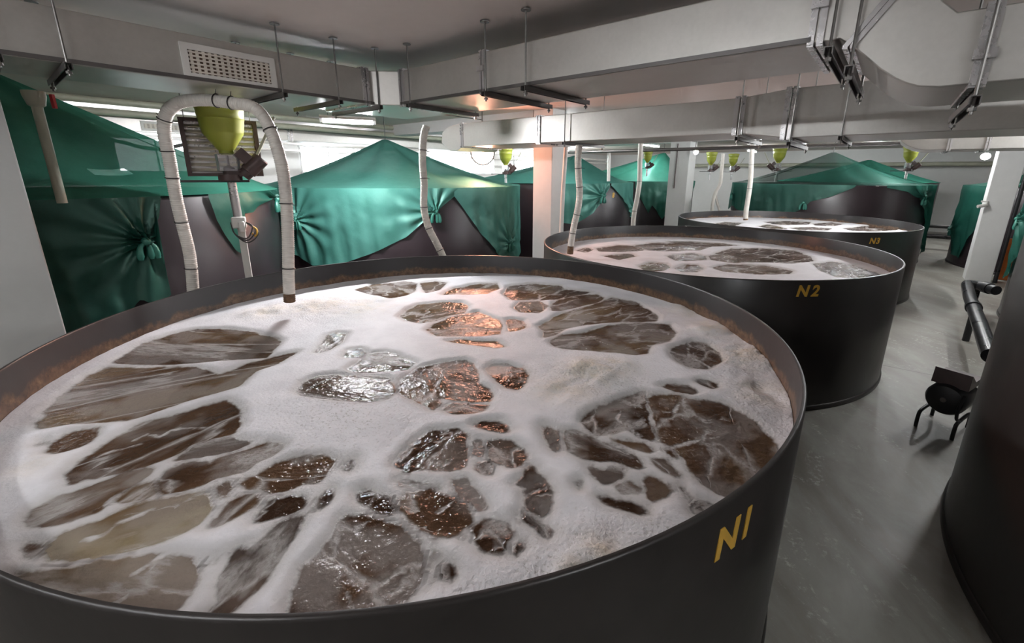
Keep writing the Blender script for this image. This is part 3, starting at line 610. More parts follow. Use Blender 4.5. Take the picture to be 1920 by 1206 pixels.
PATCH2 = [
 ([(0.993,6.017),(1.364,6.309),(1.729,6.224),(1.597,5.861),(1.244,5.726),(1.003,5.76)], 0.5, 0.2, 2),
 ([(1.599,6.316),(1.986,6.583),(2.499,6.445),(2.639,6.205),(2.363,5.884),(1.898,5.786),(1.669,5.863)], 0.5, 0.2, 2),
 ([(2.183,6.697),(2.598,6.711),(3.003,6.512),(3.11,6.316),(2.716,6.208),(2.304,6.339)], 0.4, 0.2, 2),
 ([(2.496,5.682),(2.885,6.075),(3.34,6.089),(3.691,5.924),(3.609,5.447),(3.464,5.166),(3.095,5.027),(2.749,5.082),(2.554,5.346)], 0.35, 0.2, 2),
 ([(3.36,5.003),(3.692,5.172),(3.767,4.922),(3.751,4.584),(3.696,4.405),(3.355,4.279),(3.17,4.322),(3.206,4.624)], 0.35, 0.2, 2),
 ([(2.346,5.486),(2.603,5.685),(2.738,5.316),(2.749,5.082),(2.416,5.041),(2.262,5.201)], 0.5, 0.1, 1.5),
 ([(1.287,4.83),(1.48,5.049),(1.639,4.959),(1.61,4.751),(1.457,4.556),(1.297,4.552)], 0.6, 0.1, 1.5),
 ([(1.66,4.724),(1.846,4.934),(1.977,4.907),(1.958,4.703),(1.81,4.513),(1.668,4.509)], 0.4, 0.1, 1.5),
 ([(2.082,4.763),(2.342,4.946),(2.73,4.926),(2.884,4.617),(2.763,4.458),(2.412,4.425),(2.134,4.546)], 0.5, 0.1, 2),
 ([(0.985,5.448),(1.368,5.65),(1.396,5.422),(1.136,5.204)], 0.5, 0.2, 1.5),
 ([(1.799,5.47),(2.213,5.674),(2.291,5.484),(2.197,5.199),(1.818,5.122)], 0.5, 0.2, 1.5),
 ([(0.691,5.834),(0.866,6.058),(0.935,5.927),(0.799,5.673)], 0.5, 0.2, 1.5),
]
FROTH2 = [(1.708, 4.315, 0.2, 0.3)]
PATCH3 = [
 ([(3.778,8.882),(4.235,9.307),(4.48,9.112),(4.139,8.618),(3.78,8.512)], 0.5, 0.3, 2),
 ([(5.067,9.347),(5.636,9.592),(6.093,9.396),(5.71,8.874),(5.049,8.75)], 0.4, 0.1, 2),
 ([(5.949,9.08),(6.489,9.31),(6.502,9.007),(6.015,8.61),(5.753,8.689)], 0.4, 0.2, 2),
 ([(5.002,8.305),(5.528,8.5),(5.774,8.254),(5.453,7.922),(4.959,7.902)], 0.4, 0.1, 2),
 ([(4.936,8.935),(4.943,8.653),(4.855,8.054),(4.6,8.123),(4.473,8.454)], 0.5, 0.2, 2),
 ([(5.981,8.263),(6.663,8.638),(7.315,8.667),(7.086,8.146),(6.227,7.802),(5.892,7.864)], 0.35, 0.1, 2),
]

foam_surface(c1, R1, PATCH1, VEIN1, FROTH1, BUB1, .0125, 'brown foaming water with white froth streaks in the tank lettered N1')
foam_surface(c2, R2, PATCH2, [], FROTH2, [(c2[0], c2[1], 1.0, .5)], .022, 'brown foaming water in the tank lettered N2', seed=11)
foam_surface(c3, R3, PATCH3, [], [], [], .03, 'foaming water in the far tank lettered N3', z=.975, seed=21)

# ------------------------------------------------------------------ netted tanks
HB = 1.735
tp = [M['tank_purple'], M['tank_purple']]
def plain_tank(c, R, h, label, group='dark tanks with net covers'):
    return round_tank(c, R, h, label, tp, group=group)
def canopy_mb(c, R, hr, apex, pw=1.25, holes=(), nth=120, nt=16, seed=1):
    mb = MB(); vs = []
    for i in range(nt+1):
        t = (i/nt)**.9
        for k in range(nth):
            w = 2*PI*k/nth; e = Vector((math.cos(w)*R, math.sin(w)*R, hr))
            x = apex[0]*(1-t)+e.x*t; y = apex[1]*(1-t)+e.y*t
            z = hr+(apex[2]-hr)*(1-t)**pw
            s = math.sin(t*PI)
            z += s*(.03*math.sin(w*7+seed)+.02*math.sin(w*13+2*seed)) - s*.05
            r = .05*(1-t); vs.append((x+math.cos(w)*r, y+math.sin(w)*r, z))
    f = []
    for i in range(nt):
        for k in range(nth):
            w = 2*PI*(k+.5)/nth; w = w-2*PI if w > PI else w; t = ((i+.5)/nt)**.9
            if any(a < w < b and p < t < q for a, b, p, q in holes): continue
            f.append((i*nth+k, (i+1)*nth+k, (i+1)*nth+(k+1) % nth, i*nth+(k+1) % nth))
    f.append(tuple(range(nth)))
    return mb.add(vs, f)
def skirt_mb(R, hr, prof, knots=(), seed=1, nz=40, fold=.02, step=.022):
    th = np.array([a for a, b in prof]); zb = np.array([b for a, b in prof])
    o = np.argsort(th); th, zb = th[o], zb[o]
    n = max(8, int((th[-1]-th[0])*R/step)); T = np.linspace(th[0], th[-1], n); B_ = np.interp(T, th, zb)
    S, Tt = np.meshgrid(T*R, np.linspace(0, 1, nz), indexing='ij')
    Zz = hr-(hr-B_[:, None])*Tt
    low = (hr-Zz)/1.0
    off = .035 + fold*low*(np.sin(S*17+seed)+.6*np.sin(S*31+seed*2+Zz*3)) + .05*(fbm(S*3+50, Zz*3+50, seed, 4)-.47)*np.clip(low*4, 0, 1)
    S2, Z2 = S.copy(), Zz.copy()
    for kt, kz in knots:
        ks = kt*R; d = np.hypot(S-ks, Zz-kz); ph = np.arctan2(Zz-kz, S-ks)
        off += .052*np.exp(-d/.30)*np.sin(12*ph+seed)*np.clip(d/.05, 0, 1) + .05*np.exp(-(d/.09)**2)
        g = .45*np.exp(-(d/.22)**2); S2 += (ks-S)*g; Z2 += (kz-Zz)*g*np.clip(low*3, 0, 1)
    off = np.maximum(off, .012)
    a = S2/R; r = R+off
    v = np.stack([np.cos(a)*r, np.sin(a)*r, Z2], -1).reshape(-1, 3)
    f = [(i*nz+j, (i+1)*nz+j, (i+1)*nz+j+1, i*nz+j+1) for i in range(n-1) for j in range(nz-1)]
    return MB().add(v.tolist(), f)
def knot_mb(R, kt, kz, s=1.0):
    mb = MB(); c = Vector((math.cos(kt)*(R+.075), math.sin(kt)*(R+.075), kz)); tn = Vector((-math.sin(kt), math.cos(kt), 0))
    prof = []
    for i in range(9):
        a = PI*i/8; prof.append((max(.001, .035*s*math.sin(a)), -.035*s*math.cos(a)))
    mb.lathe(prof, 12, c)
    for q in (-1, 1, .3):
        pts = [c, c+tn*(.05*q*s)-Z3*(.05*s), c+tn*(.06*q*s)-Z3*(.15*s)]
        pts = spline(pts, 8); mb.tube(pts, .01, 7, [.012*s+.018*s*i/7*(1 if i < 7 else .3) for i in range(8)])
    return mb
def net_cover(c, R, apex, label, skirts, hr=HB, pw=1.25, canopy_mat='net_thin', skirt_mat='net', holes=(), seed=1, hang=None):
    t = empty('net_cover', (c[0], c[1], 0)); tag(t, label, 'net', 'green nets over the tanks')
    ap = (apex[0]-c[0], apex[1]-c[1], apex[2])
    canopy_mb(c, R+.03, hr+.012, ap, pw, holes, seed=seed).build('canopy', M[canopy_mat], t, smooth=60)
    for i, (prof, knots) in enumerate(skirts):
        sk = skirt_mb(R+.0, hr+.012, prof, knots, seed+i*3).build('skirt', M[skirt_mat], t, smooth=80)
        for kt, kz in knots: knot_mb(R, kt, kz).build('knot', M['knot'], sk, smooth=60)
    if hang:
        MB().tube([Vector(ap), Vector((ap[0], ap[1], CEIL-.002))], .006, 6).build('hanging_cord', M['cable'], t)
    return t
RB = 2.2; RE = 2.1
cA, cB, cC, cD, cE, cG, cF = (-5.164, 4.744), (-2.324, 8.234), (0.517, 11.725), (3.357, 15.215), (7.628, 11.481), (4.11, 0.678), (11.477, 9.033)
cI = (10.85, 15.05)
plain_tank(cA, RB, HB, 'dark purple round tank half hidden by the white column, behind N1')
plain_tank(cB, RB, HB, 'dark netted tank directly behind N1, under the warm glow')
tC = plain_tank(cC, RB, HB, 'dark netted tank marked with a yellow 8')
plain_tank(cD, RB, HB, 'dark netted tank behind the far conduit column')
plain_tank(cE, RE, HB, 'large dark netted tank directly behind N3')
plain_tank(cI, RB, HB, 'distant tank seen past the net behind N3')
plain_tank(cF, 1.9, HB, 'dark tank draped in net beside the column at the aisle end')
lettering(tC, '8', RB, -0.8350346571539143, 1.4877913280753174, .15, 'yellow painted 8', shear=.1)

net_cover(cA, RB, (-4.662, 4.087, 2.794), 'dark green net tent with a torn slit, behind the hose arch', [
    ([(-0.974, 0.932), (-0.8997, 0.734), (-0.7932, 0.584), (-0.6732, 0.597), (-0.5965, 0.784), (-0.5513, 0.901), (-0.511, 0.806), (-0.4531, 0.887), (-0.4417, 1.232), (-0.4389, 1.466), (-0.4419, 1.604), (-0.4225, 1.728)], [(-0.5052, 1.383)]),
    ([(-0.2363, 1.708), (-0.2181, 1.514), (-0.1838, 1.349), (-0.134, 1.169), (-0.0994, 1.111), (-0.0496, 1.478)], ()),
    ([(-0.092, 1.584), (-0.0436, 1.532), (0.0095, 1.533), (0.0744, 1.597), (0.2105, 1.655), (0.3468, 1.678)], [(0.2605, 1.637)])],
    pw=1.02, skirt_mat='net_shaded', holes=((-.50, -.38, .72, .80), (-.45, -.30, .86, .91)), seed=2, hang=True)
net_cover(cB, RB, (-2.47, 8.133, 2.513), 'pale green net tent with gathered knots, behind the far rim of N1', [
    ([(-2.597, 0.976), (-2.3129, 1.038), (-2.1247, 0.837), (-2.0077, 0.782), (-1.8777, 0.671), (-1.6888, 0.706), (-1.4763, 0.869), (-1.2729, 1.076), (-1.1501, 1.291), (-1.0887, 1.398), (-1.0224, 1.483), (-0.9525, 1.599), (-0.912, 1.672)], [(-1.959, 1.322), (-1.0812, 1.42)]),
    ([(-0.9442, 1.628), (-0.8672, 1.415), (-0.7821, 1.165), (-0.6841, 0.939), (-0.5327, 0.617), (-0.163, 0.476), (0.0121, 0.834), (0.0146, 1.232)], [(-0.4091, 0.819)])],
    pw=1.2, seed=4, hang=True, canopy_mat='net_pale_lit', skirt_mat='net_pale_lit')
net_cover(cC, RB, (1.214, 10.933, 2.367), 'green net tent on the tank marked 8', [
    ([(-1.5645, 0.897), (-1.4323, 0.919), (-1.3224, 0.892), (-1.209, 1.002), (-1.1066, 1.133), (-1.0243, 1.313), (-0.9644, 1.472), (-0.9105, 1.689)], [(-1.0151, 1.474)]),
    ([(-0.8948, 1.7), (-0.6759, 1.405), (-0.2372, 1.018), (-0.2547, 0.947), (-0.2689, 0.849), (-0.2684, 1.268)], [(-0.2648, 1.136)])],
    pw=1.2, seed=6, hang=True, canopy_mat='net_pale_lit', skirt_mat='net_pale_lit')
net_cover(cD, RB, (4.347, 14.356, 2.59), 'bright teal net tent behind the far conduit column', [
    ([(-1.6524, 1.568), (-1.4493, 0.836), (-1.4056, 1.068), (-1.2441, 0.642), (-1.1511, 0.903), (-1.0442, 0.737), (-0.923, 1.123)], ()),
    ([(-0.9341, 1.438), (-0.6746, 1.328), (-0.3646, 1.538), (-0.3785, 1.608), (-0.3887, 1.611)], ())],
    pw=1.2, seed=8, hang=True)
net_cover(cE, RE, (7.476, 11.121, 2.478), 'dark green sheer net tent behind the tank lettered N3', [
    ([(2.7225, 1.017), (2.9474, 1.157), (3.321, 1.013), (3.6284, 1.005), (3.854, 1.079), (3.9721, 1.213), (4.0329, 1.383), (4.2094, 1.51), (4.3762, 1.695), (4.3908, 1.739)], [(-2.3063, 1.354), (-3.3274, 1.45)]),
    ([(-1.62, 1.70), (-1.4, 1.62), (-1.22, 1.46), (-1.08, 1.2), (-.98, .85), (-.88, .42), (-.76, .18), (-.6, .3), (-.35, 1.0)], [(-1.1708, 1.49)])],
    pw=1.25, canopy_mat='net_sheer', skirt_mat='net_shaded', seed=10, hang=True)
net_cover(cI, RB, (10.53, 13.978, 2.402), 'distant bright teal net tent above the dark net behind N3', [], pw=1.1, seed=12)
net_cover(cF, 1.9, (11.477, 9.033)+(2.45,), 'dark green net hanging on the tank by the aisle column', [
    ([(2.3937, 1.081), (2.3789, 0.589), (2.6313, 0.287), (2.857, 0.174), (2.9771, 0.85), (3.1034, 0.88), (3.2447, 1.019)], [(2.5086, 0.752)])],
    seed=14, hang=True, canopy_mat='net_shaded', skirt_mat='net_shaded')

# right-hand aisle tanks
tG = round_tank(cG, 2.2, 1.95, 'tall black tank filling the right edge in front of the blower', [M['tank'], M['tank_in']])
cH = (8.359, 4.711)
round_tank(cH, 2.0, 1.6, 'dark grey tank beyond the black drain pipe', [M['tank'], M['tank_in']])
nk = empty('net_cover', (cH[0], cH[1], 0)); tag(nk, 'bunched dark green net hung over the rim of the grey tank by the drain pipe', 'net', 'green nets over the tanks')
skirt_mb(2.0, 1.61, [(1.9, 1.1), (2.1, .85), (2.22, .62), (2.3, .5), (2.4, .58), (2.55, .9), (2.8, 1.2)], [(2.26, 1.35)], 5, fold=.012).build('skirt', M['net_shaded'], nk, smooth=80)
knot_mb(2.0, 2.27, 1.36).build('knot', M['knot'], nk, smooth=60)

# ------------------------------------------------------------------ hoses
def hose(label, pts, r, ties=(), scum=0.0, corr=True, group='white corrugated air hoses', seg=12):
    t = empty('corrugated_hose', pts[-1]); tag(t, label, 'hose', group); o = Vector(pts[-1])
    path = [p-o for p in spline(pts, 240)]
    path = resample(path, .0045 if corr else .03)
    rad = [r*(1+(.055*math.sin(i*2*PI/3.2) if corr else 0)) for i in range(len(path))]
    k = len(path)
    if scum:
        ns = int(scum/.0045) if corr else int(scum/.03)
        ns = max(2, ns)
        MB().tube(path[:k-ns+1], r, seg, rad[:k-ns+1]).build('tube', M['hose'], t, smooth=60)
        MB().tube(path[k-ns:], r, seg, rad[k-ns:]).build('stained_end', M['hose_scum'], t, smooth=60)['label'] = 'brown stained hose end'
    else:
        MB().tube(path, r, seg, rad).build('tube', M['hose'], t, smooth=60)
    for f in ties:
        i = min(int(f*(k-1)), k-3); a = path[i]; d = (path[i+2]-path[i]).normalized()
        x = d.cross(Vector((.3, .9, .2))).normalized(); y = d.cross(x)
        mb = MB(); n = 20
        ring = [a + (x*math.cos(2*PI*q/n)+y*math.sin(2*PI*q/n))*(r*1.1) for q in range(n+1)]
        mb.tube(ring, .0035, 6, cap=False); mb.tube([ring[0], ring[0]+x*.03+d*.01], .002, 5)
        mb.build('cable_tie', M['tie'], t)
    return t
hose('ribbed white hose arching up over the hopper and down into N1', [(-2.523, 3.168, 0.857), (-2.482, 3.162, 1.091), (-2.453, 3.159, 1.355), (-2.446, 3.139, 1.571), (-2.433, 3.112, 1.778), (-2.41, 3.091, 2.027), (-2.398, 3.075, 2.18), (-2.363, 3.065, 2.295), (-2.294, 3.067, 2.367), (-2.213, 3.089, 2.4), (-2.066, 3.094, 2.405), (-1.902, 3.08, 2.384), (-1.797, 3.073, 2.367), (-1.734, 3.063, 2.324), (-1.684, 3.046, 2.244), (-1.644, 3.033, 2.13), (-1.617, 3.025, 1.961), (-1.616, 3.014, 1.752), (-1.634, 3.005, 1.499), (-1.658, 2.991, 1.238), (-1.671, 2.984, 1.06)], .038,
     (.12, .22, .31, .36, .42, .535, .565, .66, .80, .93), .07)
hose('white hose dropping behind the far rim of N1 in front of the pale net', [(-0.986, 4.647, 2.405), (-1.022, 4.639, 2.294), (-1.043, 4.634, 2.078), (-1.04, 4.635, 1.841), (-1.053, 4.632, 1.598), (-1.02, 4.639, 1.403), (-0.947, 4.655, 1.231), (-0.877, 4.668, 1.061), (-0.812, 4.68, 0.845)], .037, (.15, .32, .5, .64, .8))
hose('white hose hanging from the duct into the left side of N2', [(0.594, 5.065, 2.256), (0.59, 5.086, 2.099), (0.605, 5.104, 1.926), (0.624, 5.112, 1.75), (0.614, 5.123, 1.569), (0.575, 5.148, 1.352), (0.55, 5.151, 1.163), (0.542, 5.152, 1.028)], .037, (.2, .37, .62, .8), .1)
hose('white hose hanging to the far left rim of N3, near the yellow 8', [(2.092, 8.342, 2.55), (2.098, 8.34, 2.199), (2.115, 8.336, 1.821), (2.091, 8.342, 1.483), (2.06, 8.35, 1.235), (2.057, 8.35, 0.995), (2.065, 8.348, 0.731)], .045, (.4, .7), corr=False)
hose('white hose dropping into the foam of N3', [(4.461, 9.062, 2.593), (4.484, 9.05, 2.231), (4.513, 9.036, 1.822), (4.522, 9.053, 1.507), (4.526, 9.074, 1.239), (4.538, 9.068, 1.045)], .046, (.3, .6), .08, corr=False)
hose('thin white hose with a bend, left of a crossing pair behind N3', [(4.759, 11.016, 2.436), (4.767, 11.012, 2.041), (4.767, 11.013, 1.726), (4.682, 11.049, 1.469), (4.665, 11.056, 1.066), (4.685, 11.048, 0.75)], .04, corr=False)
hose('thin white hose with a bend, right of a crossing pair behind N3', [(4.873, 11.185, 1.787), (4.796, 11.218, 1.553), (4.803, 11.215, 1.371), (4.902, 11.172, 1.058), (4.968, 11.142, 0.74)], .03, corr=False)
def pipe(name, label, pts, r, mat, group=None, cat='pipe', seg=12, sp=False):
    o = Vector(pts[0]); q = [Vector(x)-o for x in pts]
    if sp: q = spline(q, 60)
    ob = MB().tube(q, r, seg).build(name, mat, None, smooth=50, loc=o)
    return tag(ob, label, cat, group)
pv = empty('standing_pipe', (-3.316, 3.188, 1.729)); tag(pv, 'aged beige plastic pipe with a red valve handle against the dark net', 'pipe')
o = Vector((-3.316, 3.188, 1.729)); top = Vector((-3.304, 3.2, 2.541)); tp_ = Vector((o.x, o.y, 2.47))-o
MB().tube([Vector((0, 0, 0)), tp_], .029, 16).build('tube', M['pvc'], pv)
MB().lathe([(.03, 0), (.045, .01), (.06, .07), (.06, .1), (.0, .1)], 20, tp_+Vector((0, 0, -.1))).build('funnel_fitting', M['pvc'], pv)
MB().box(tp_+Vector((.09, .03, -.06)), (.02, .02, .09)).build('valve_handle', M['red'], pv)['label'] = 'red valve handle'
pipe('overhead_pipe', 'upper of two pale pipes under the ceiling behind the dark net', [P(-2, 8.2, 2.845), P(9, 8.2, 2.845)], .045, M['pvc'], 'pale overhead pipes')
pipe('overhead_pipe', 'lower of two pale pipes under the ceiling behind the dark net', [P(-2, 8.2, 2.71), P(9, 8.2, 2.71)], .045, M['pvc'], 'pale overhead pipes')
pipe('ceiling_wire', 'thin grey wire strung under the ceiling above the dark net', [P(-2, 5.4, 2.8), P(5.5, 5.4, 2.8)], .006, M['cable'], cat='wire')
pipe('drop_pipe', 'white plastic downpipe left of the tank marked 8', [(0.614, 6.873, 2.394), (0.584, 6.875, 1.759), (0.571, 6.876, 1.024)], .032, M['white_plastic'])
pipe('drop_pipe', 'short white pipe poking through the net of the tank marked 8', [(1.727, 9.443, 2.387), (1.747, 9.44, 1.801)], .035, M['white_plastic'])
pipe('overhead_pipe', 'long dark pipe running under the low duct above N3', [P(8.3, 6.0, 2.395), P(8.3, -5.5, 2.379)], .03, M['steel_dark'])
pipe('overhead_pipe', 'upper thin white pipe along the bright wall behind the pale net', [P(3.5, 10.9, 2.591), P(20, 10.9, 2.591)], .03, M['white_plastic'], 'thin wall pipes')
pipe('overhead_pipe', 'lower thin white pipe along the bright wall behind the pale net', [P(3.5, 10.9, 2.435), P(20, 10.9, 2.435)], .03, M['white_plastic'], 'thin wall pipes')
pipe('black_pipe', 'upper black pipe low between the two dark netted tanks at the aisle end', [P(16.3, -.35, .62), P(16.3, -1.7, .62)], .05, M['black_pipe'])
pipe('black_pipe', 'lower black pipe low between the two dark netted tanks at the aisle end', [P(16.3, -.35, .35), P(16.3, -1.7, .35)], .06, M['black_pipe'])
pipe('overhead_pipe', 'grey pipe crossing the far white wall beyond N3', [P(20.9, 9, 2.33), P(20.9, -6, 2.33)], .07, M['pvc'])
pipe('far_conduit', 'thin reddish conduit running down the far column', [P(11.48, 4.36, 2.7), P(11.48, 4.36, 1.6)], .012, M['motor'])
pipe('black_cable', 'sagging black cable bundle above the dark net', [(-5.023, 5.569, 2.32), (-4.919, 5.662, 2.29), (-4.81, 5.754, 2.245), (-4.671, 5.868, 2.233), (-4.468, 6.024, 2.295), (-4.298, 6.146, 2.364)], .022, M['cable'], cat='cable', sp=True)
dp = empty('drain_pipe', (6.486, 6.237, 0.42)); tag(dp, 'black drain pipe bend standing off the floor by the tall right tank', 'pipe')
o = Vector((6.486, 6.237, 0.42))
ptsd = [Vector(x)-o for x in ((6.516, 5.844, 0.42), (6.573, 6.144, 0.42), (6.462, 6.205, 0.42), (5.842, 5.534, 0.42), (4.988, 4.568, 0.42), (4.101, 3.569, 0.42))]
MB().tube(resample(ptsd, .04), .065, 18).build('tube', M['black_pipe'], dp)
for q in (0, 3):
    a, b_ = ptsd[q], ptsd[q+1]; d = (b_-a).normalized(); mid = a.lerp(b_, .5)
    MB().tube([mid-d*.05, mid+d*.05], .078, 18).build('coupling', M['black_pipe'], dp)
for a in (ptsd[1], ptsd[2].lerp(ptsd[5], .45)): MB().tube([a, Vector((a.x, a.y, -.42))], .035, 12).build('support_leg', M['black_pipe'], dp)

# ------------------------------------------------------------------ feeders
def make_feeder(label, loc, rz, s=1.0, pole=True):
    t = empty('hopper_feeder', loc, rz); t.scale = (s, s, s); tag(t, label, 'feeder', 'yellow-green hopper feeders')
    H = MB().lathe([(.185, .34), (.19, .30), (.175, .28), (.168, .21), (.171, .205), (.166, .195), (.152, .10), (.148, .085), (.062, -.045), (.055, -.05), (.052, -.085), (.0, -.085)], 56).build('hopper', M['hopper'], t, smooth=40)
    MB().lathe([(0, .405), (.15, .405), (.195, .395), (.202, .38), (.202, .335), (.196, .33), (.18, .33)], 56).build('lid', M['hopper'], H, smooth=40)
    MB().lathe([(.062, -.075), (.088, -.08), (.088, -.22), (.062, -.222)], 36).build('clear_chamber', M['acrylic'], t)
    MB().lathe([(0, -.09), (.012, -.09), (.012, -.17), (.05, -.19), (.052, -.25), (.09, -.25), (.092, -.3), (.0, -.3)], 28).build('auger_housing', M['motor'], t)
    m = MB(); ax = Vector((.72, 0, .69)).normalized(); y = Vector((0, 1, 0)); x = y.cross(ax)
    m.lathe([(0, 0), (.055, 0), (.055, .05), (.066, .055), (.066, .21), (.058, .22), (0, .22)], 24, Vector((.10, -.02, -.26)), (x, y, ax))
    m.box(Vector((.13, -.02, -.10)), (.13, .08, .09), (x, y, ax)); m.box(Vector((.05, -.02, -.235)), (.12, .07, .06))
    m.build('motor', M['motor'], t)
    MB().box(Vector((-.12, 0, -.305)), (.52, .10, .018)).build('bracket_plate', M['black'], t)
    MB().tube([Vector((.12, -.05, -.28)), Vector((.40, -.05, .24))], .012, 8).build('stay_rod', M['pvc'], t)
    if pole:
        MB().tube([Vector((0, .03, -.31)), Vector((.005, .03, -.62))], .035, 18).build('support_post', M['steel'], t)
    return t
fd = make_feeder('yellow-green hopper feeder on a steel post beneath the hose arch', (-2.579, 3.953, 2.178), .5)
fz = fd.location.z
MB().box(Vector((.015, .03, -.62-(fz-.62)/2)), (.055, .055, fz-.62-.005)).build('square_post', M['white_plastic'], fd)['label'] = 'pale square steel post'
cbx = MB(); cbx.box(Vector((.01, -.02, -.665)), (.11, .08, .1)); cbx.box(Vector((.03, -.05, -.70)), (.05, .06, .1))
bevel(cbx.build('clamp_box', M['white_plastic'], fd), .012)
cb = MB()
for q in range(3):
    a = [Vector((.06, -.04, -.66)), Vector((.11+.02*q, -.07, -.70-.03*q)), Vector((.06, -.09, -.80-.02*q)), Vector((-.03, -.07, -.76)), Vector((-.05, -.04, -.66))]
    cb.tube(spline(a, 18), .006, 6)
cb.build('coiled_cable', M['cable'], fd)
MB().tube(spline([Vector((.11, -.06, -.70)), Vector((.14, -.07, -.73)), Vector((.13, -.07, -.79)), Vector((.10, -.07, -.76))], 12), .009, 8).build('yellow_clip', M['yellow'], fd)['label'] = 'small yellow clip'
make_feeder('yellow-green hopper feeder with dark motor above the tank marked 8', (3.237, 12.074, 2.284), -.3, .62)
make_feeder('yellow-green hopper feeder with its motor left of the pair beyond the conduit column', (5.284, 12.964, 2.26), -.2, .75)
make_feeder('pale washed-out hopper feeder nearest the far wall, by the small lit pipes', (6.304, 13.831, 2.253), -.2, .75)
make_feeder('yellow-green hopper feeder rising left of the dark sheer net', (8.155, 14.688, 2.394), 2.7, 1.08, )
make_feeder('yellow-green hopper feeder right of the dark net peak, beneath the round duct bend', (10.49, 12.476, 2.358), -.7, .95)
make_feeder('glare-lit hopper feeder with tilted motor under the warm lamp, left of the column', (-0.406, 9.481, 2.177), .05, .8)

# ------------------------------------------------------------------ ventilation ducts
zb, zt = 2.48, 2.735
d1 = empty('air_duct', P(2.3, 3.4, zb)); tag(d1, 'large galvanised air duct that turns a corner over tank N1', 'duct')
def rel(mb, root):
    o = root.location; mb.v = [(x-o.x, y-o.y, z-o.z) for x, y, z in mb.v]; return mb
plan = [(-4.5, 3.36), (2.18, 3.36), (2.33, 3.20), (2.33, .33), (2.95, .33), (2.95, 3.96), (-4.5, 3.96)]
bevel(rel(MB().prism([(u, v) for u, v in plan], P(0, 0, zb), U3, V3, Z3, zt-zb), d1).build('straight_run', M['galv'], d1, smooth=0), .006)
bot = [(.33, 2.48), (.262, 2.482), (.213, 2.447), (.162, 2.40), (.112, 2.352), (.06, 2.312), (.02, 2.289), (-.014, 2.275), (-.077, 2.266), (-.18, 2.268), (-2.8, 2.268)]
topl = [(-2.8, 2.515), (-.08, 2.512), (-.035, 2.555), (.13, 2.735), (.33, 2.735)]
el = MB().prism([(v, z) for v, z in bot+topl], P(2.33, 0, 0), V3, Z3, U3, .62)
bevel(rel(el, d1).build('dropping_elbow', M['galv'], d1, smooth=25), .005)
def flange(root, a, b, u0, u1, w=.035, name='flange', th=.014, axis='v'):
    """ring round the duct: a=(pos,z) on the bottom edge, b on the top edge"""
    mb = MB()
    for k, off in enumerate((-w*.55, w*.55)):
        (va, za), (vb, zb_) = a, b
        for (p0, q0), (p1, q1) in (((va+off, za), (vb+off, zb_)),):
            f0 = P(u0-th/2, p0, q0-th/2) if axis == 'v' else P(p0, u0-th/2, q0-th/2)
            f1 = P(u0-th/2, p1, q1+th/2) if axis == 'v' else P(p1, u0-th/2, q1+th/2)
            g0 = P(u1+th/2, p0, q0-th/2) if axis == 'v' else P(p0, u1+th/2, q0-th/2)
            g1 = P(u1+th/2, p1, q1+th/2) if axis == 'v' else P(p1, u1+th/2, q1+th/2)
            for s0, s1 in ((f0, f1), (g0, g1), (f0, g0), (f1, g1)):
                d = (s1-s0).normalized(); x = d.cross(Vector((.21, .43, .87))).normalized(); 
                base = U3 if axis == 'v' else V3
                side = V3 if axis == 'v' else U3
                if abs(d.dot(base)) > .9: y1, y2 = side, Z3
                else: y1 = base; y2 = d.cross(base).normalized()
                mb.box((s0+s1)/2, ((s1-s0).length, th if y1 is base else w*.8, w*.8 if y1 is base else th), (d, y1, y2))
    return rel(mb, root).build(name, M['steel'], root, smooth=0)
flange(d1, (.345, 2.48), (.345, 2.735), 2.33, 2.95, .03)
flange(d1, (.225, 2.455), (.065, 2.665), 2.33, 2.95, .022)
flange(d1, (-.175, 2.268), (-.175, 2.513), 2.33, 2.95, .024)
flange(d1, (2.27, 2.48), (2.27, 2.735), 2.33, 2.95, .024)
flange(d1, (3.17, 2.48), (3.17, 2.735), 2.33, 2.95, .03)
flange(d1, (2.12, 2.48), (2.12, 2.735), 3.36, 3.96, .03, axis='u')
flange(d1, (.13, 2.48), (.13, 2.735), 3.36, 3.96, .03, axis='u')
for v, z, u in ((-.175, 2.36, 2.31), (.345, 2.62, 2.31), (2.27, 2.63, 2.31)):
    m = MB().box(P(u, v, z), (.025, .06, .032), AXR); rel(m, d1).build('clip', M['steel'], d1, smooth=0)
def grille(root, u0, u1, z0, z1, v, nv, nh, label, axis='u'):
    def Q(a, z, off): return P(a, v-off, z) if axis == 'u' else P(v-off, a, z)
    ax = AXR if axis == 'u' else (V3, U3, Z3)
    fr = MB(); b = .035
    for z in (z0+b/2, z1-b/2): fr.box(Q((u0+u1)/2, z, .006), (u1-u0, .014, b), ax)
    for u in (u0+b/2, u1-b/2): fr.box(Q(u, (z0+z1)/2, .006), (b, .014, z1-z0-2*b), ax)
    g = rel(fr, root).build('grille_frame', M['white_plastic'], root, smooth=0); g['label'] = label
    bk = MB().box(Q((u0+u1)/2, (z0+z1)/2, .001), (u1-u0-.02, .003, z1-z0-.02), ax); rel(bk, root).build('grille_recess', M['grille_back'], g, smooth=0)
    sl = MB()
    for i in range(nv): sl.box(Q(u0+b+(u1-u0-2*b)*(i+.5)/nv, (z0+z1)/2, .004), ((u1-u0)/nv*.42, .006, z1-z0-2*b), ax)
    for i in range(nh): sl.box(Q((u0+u1)/2, z0+b+(z1-z0-2*b)*(i+.5)/nh, .007), (u1-u0-2*b, .008, .009), ax)
    rel(sl, root).build('grille_slats', M['ivory'], g, smooth=0)
grille(d1, .92, 1.443, 2.487, 2.685, 3.36, 14, 6, 'white framed air grille')
grille(d1, -.85, -.335, 2.29, 2.49, 2.33, 14, 6, 'white framed air grille at the right edge', axis='v')

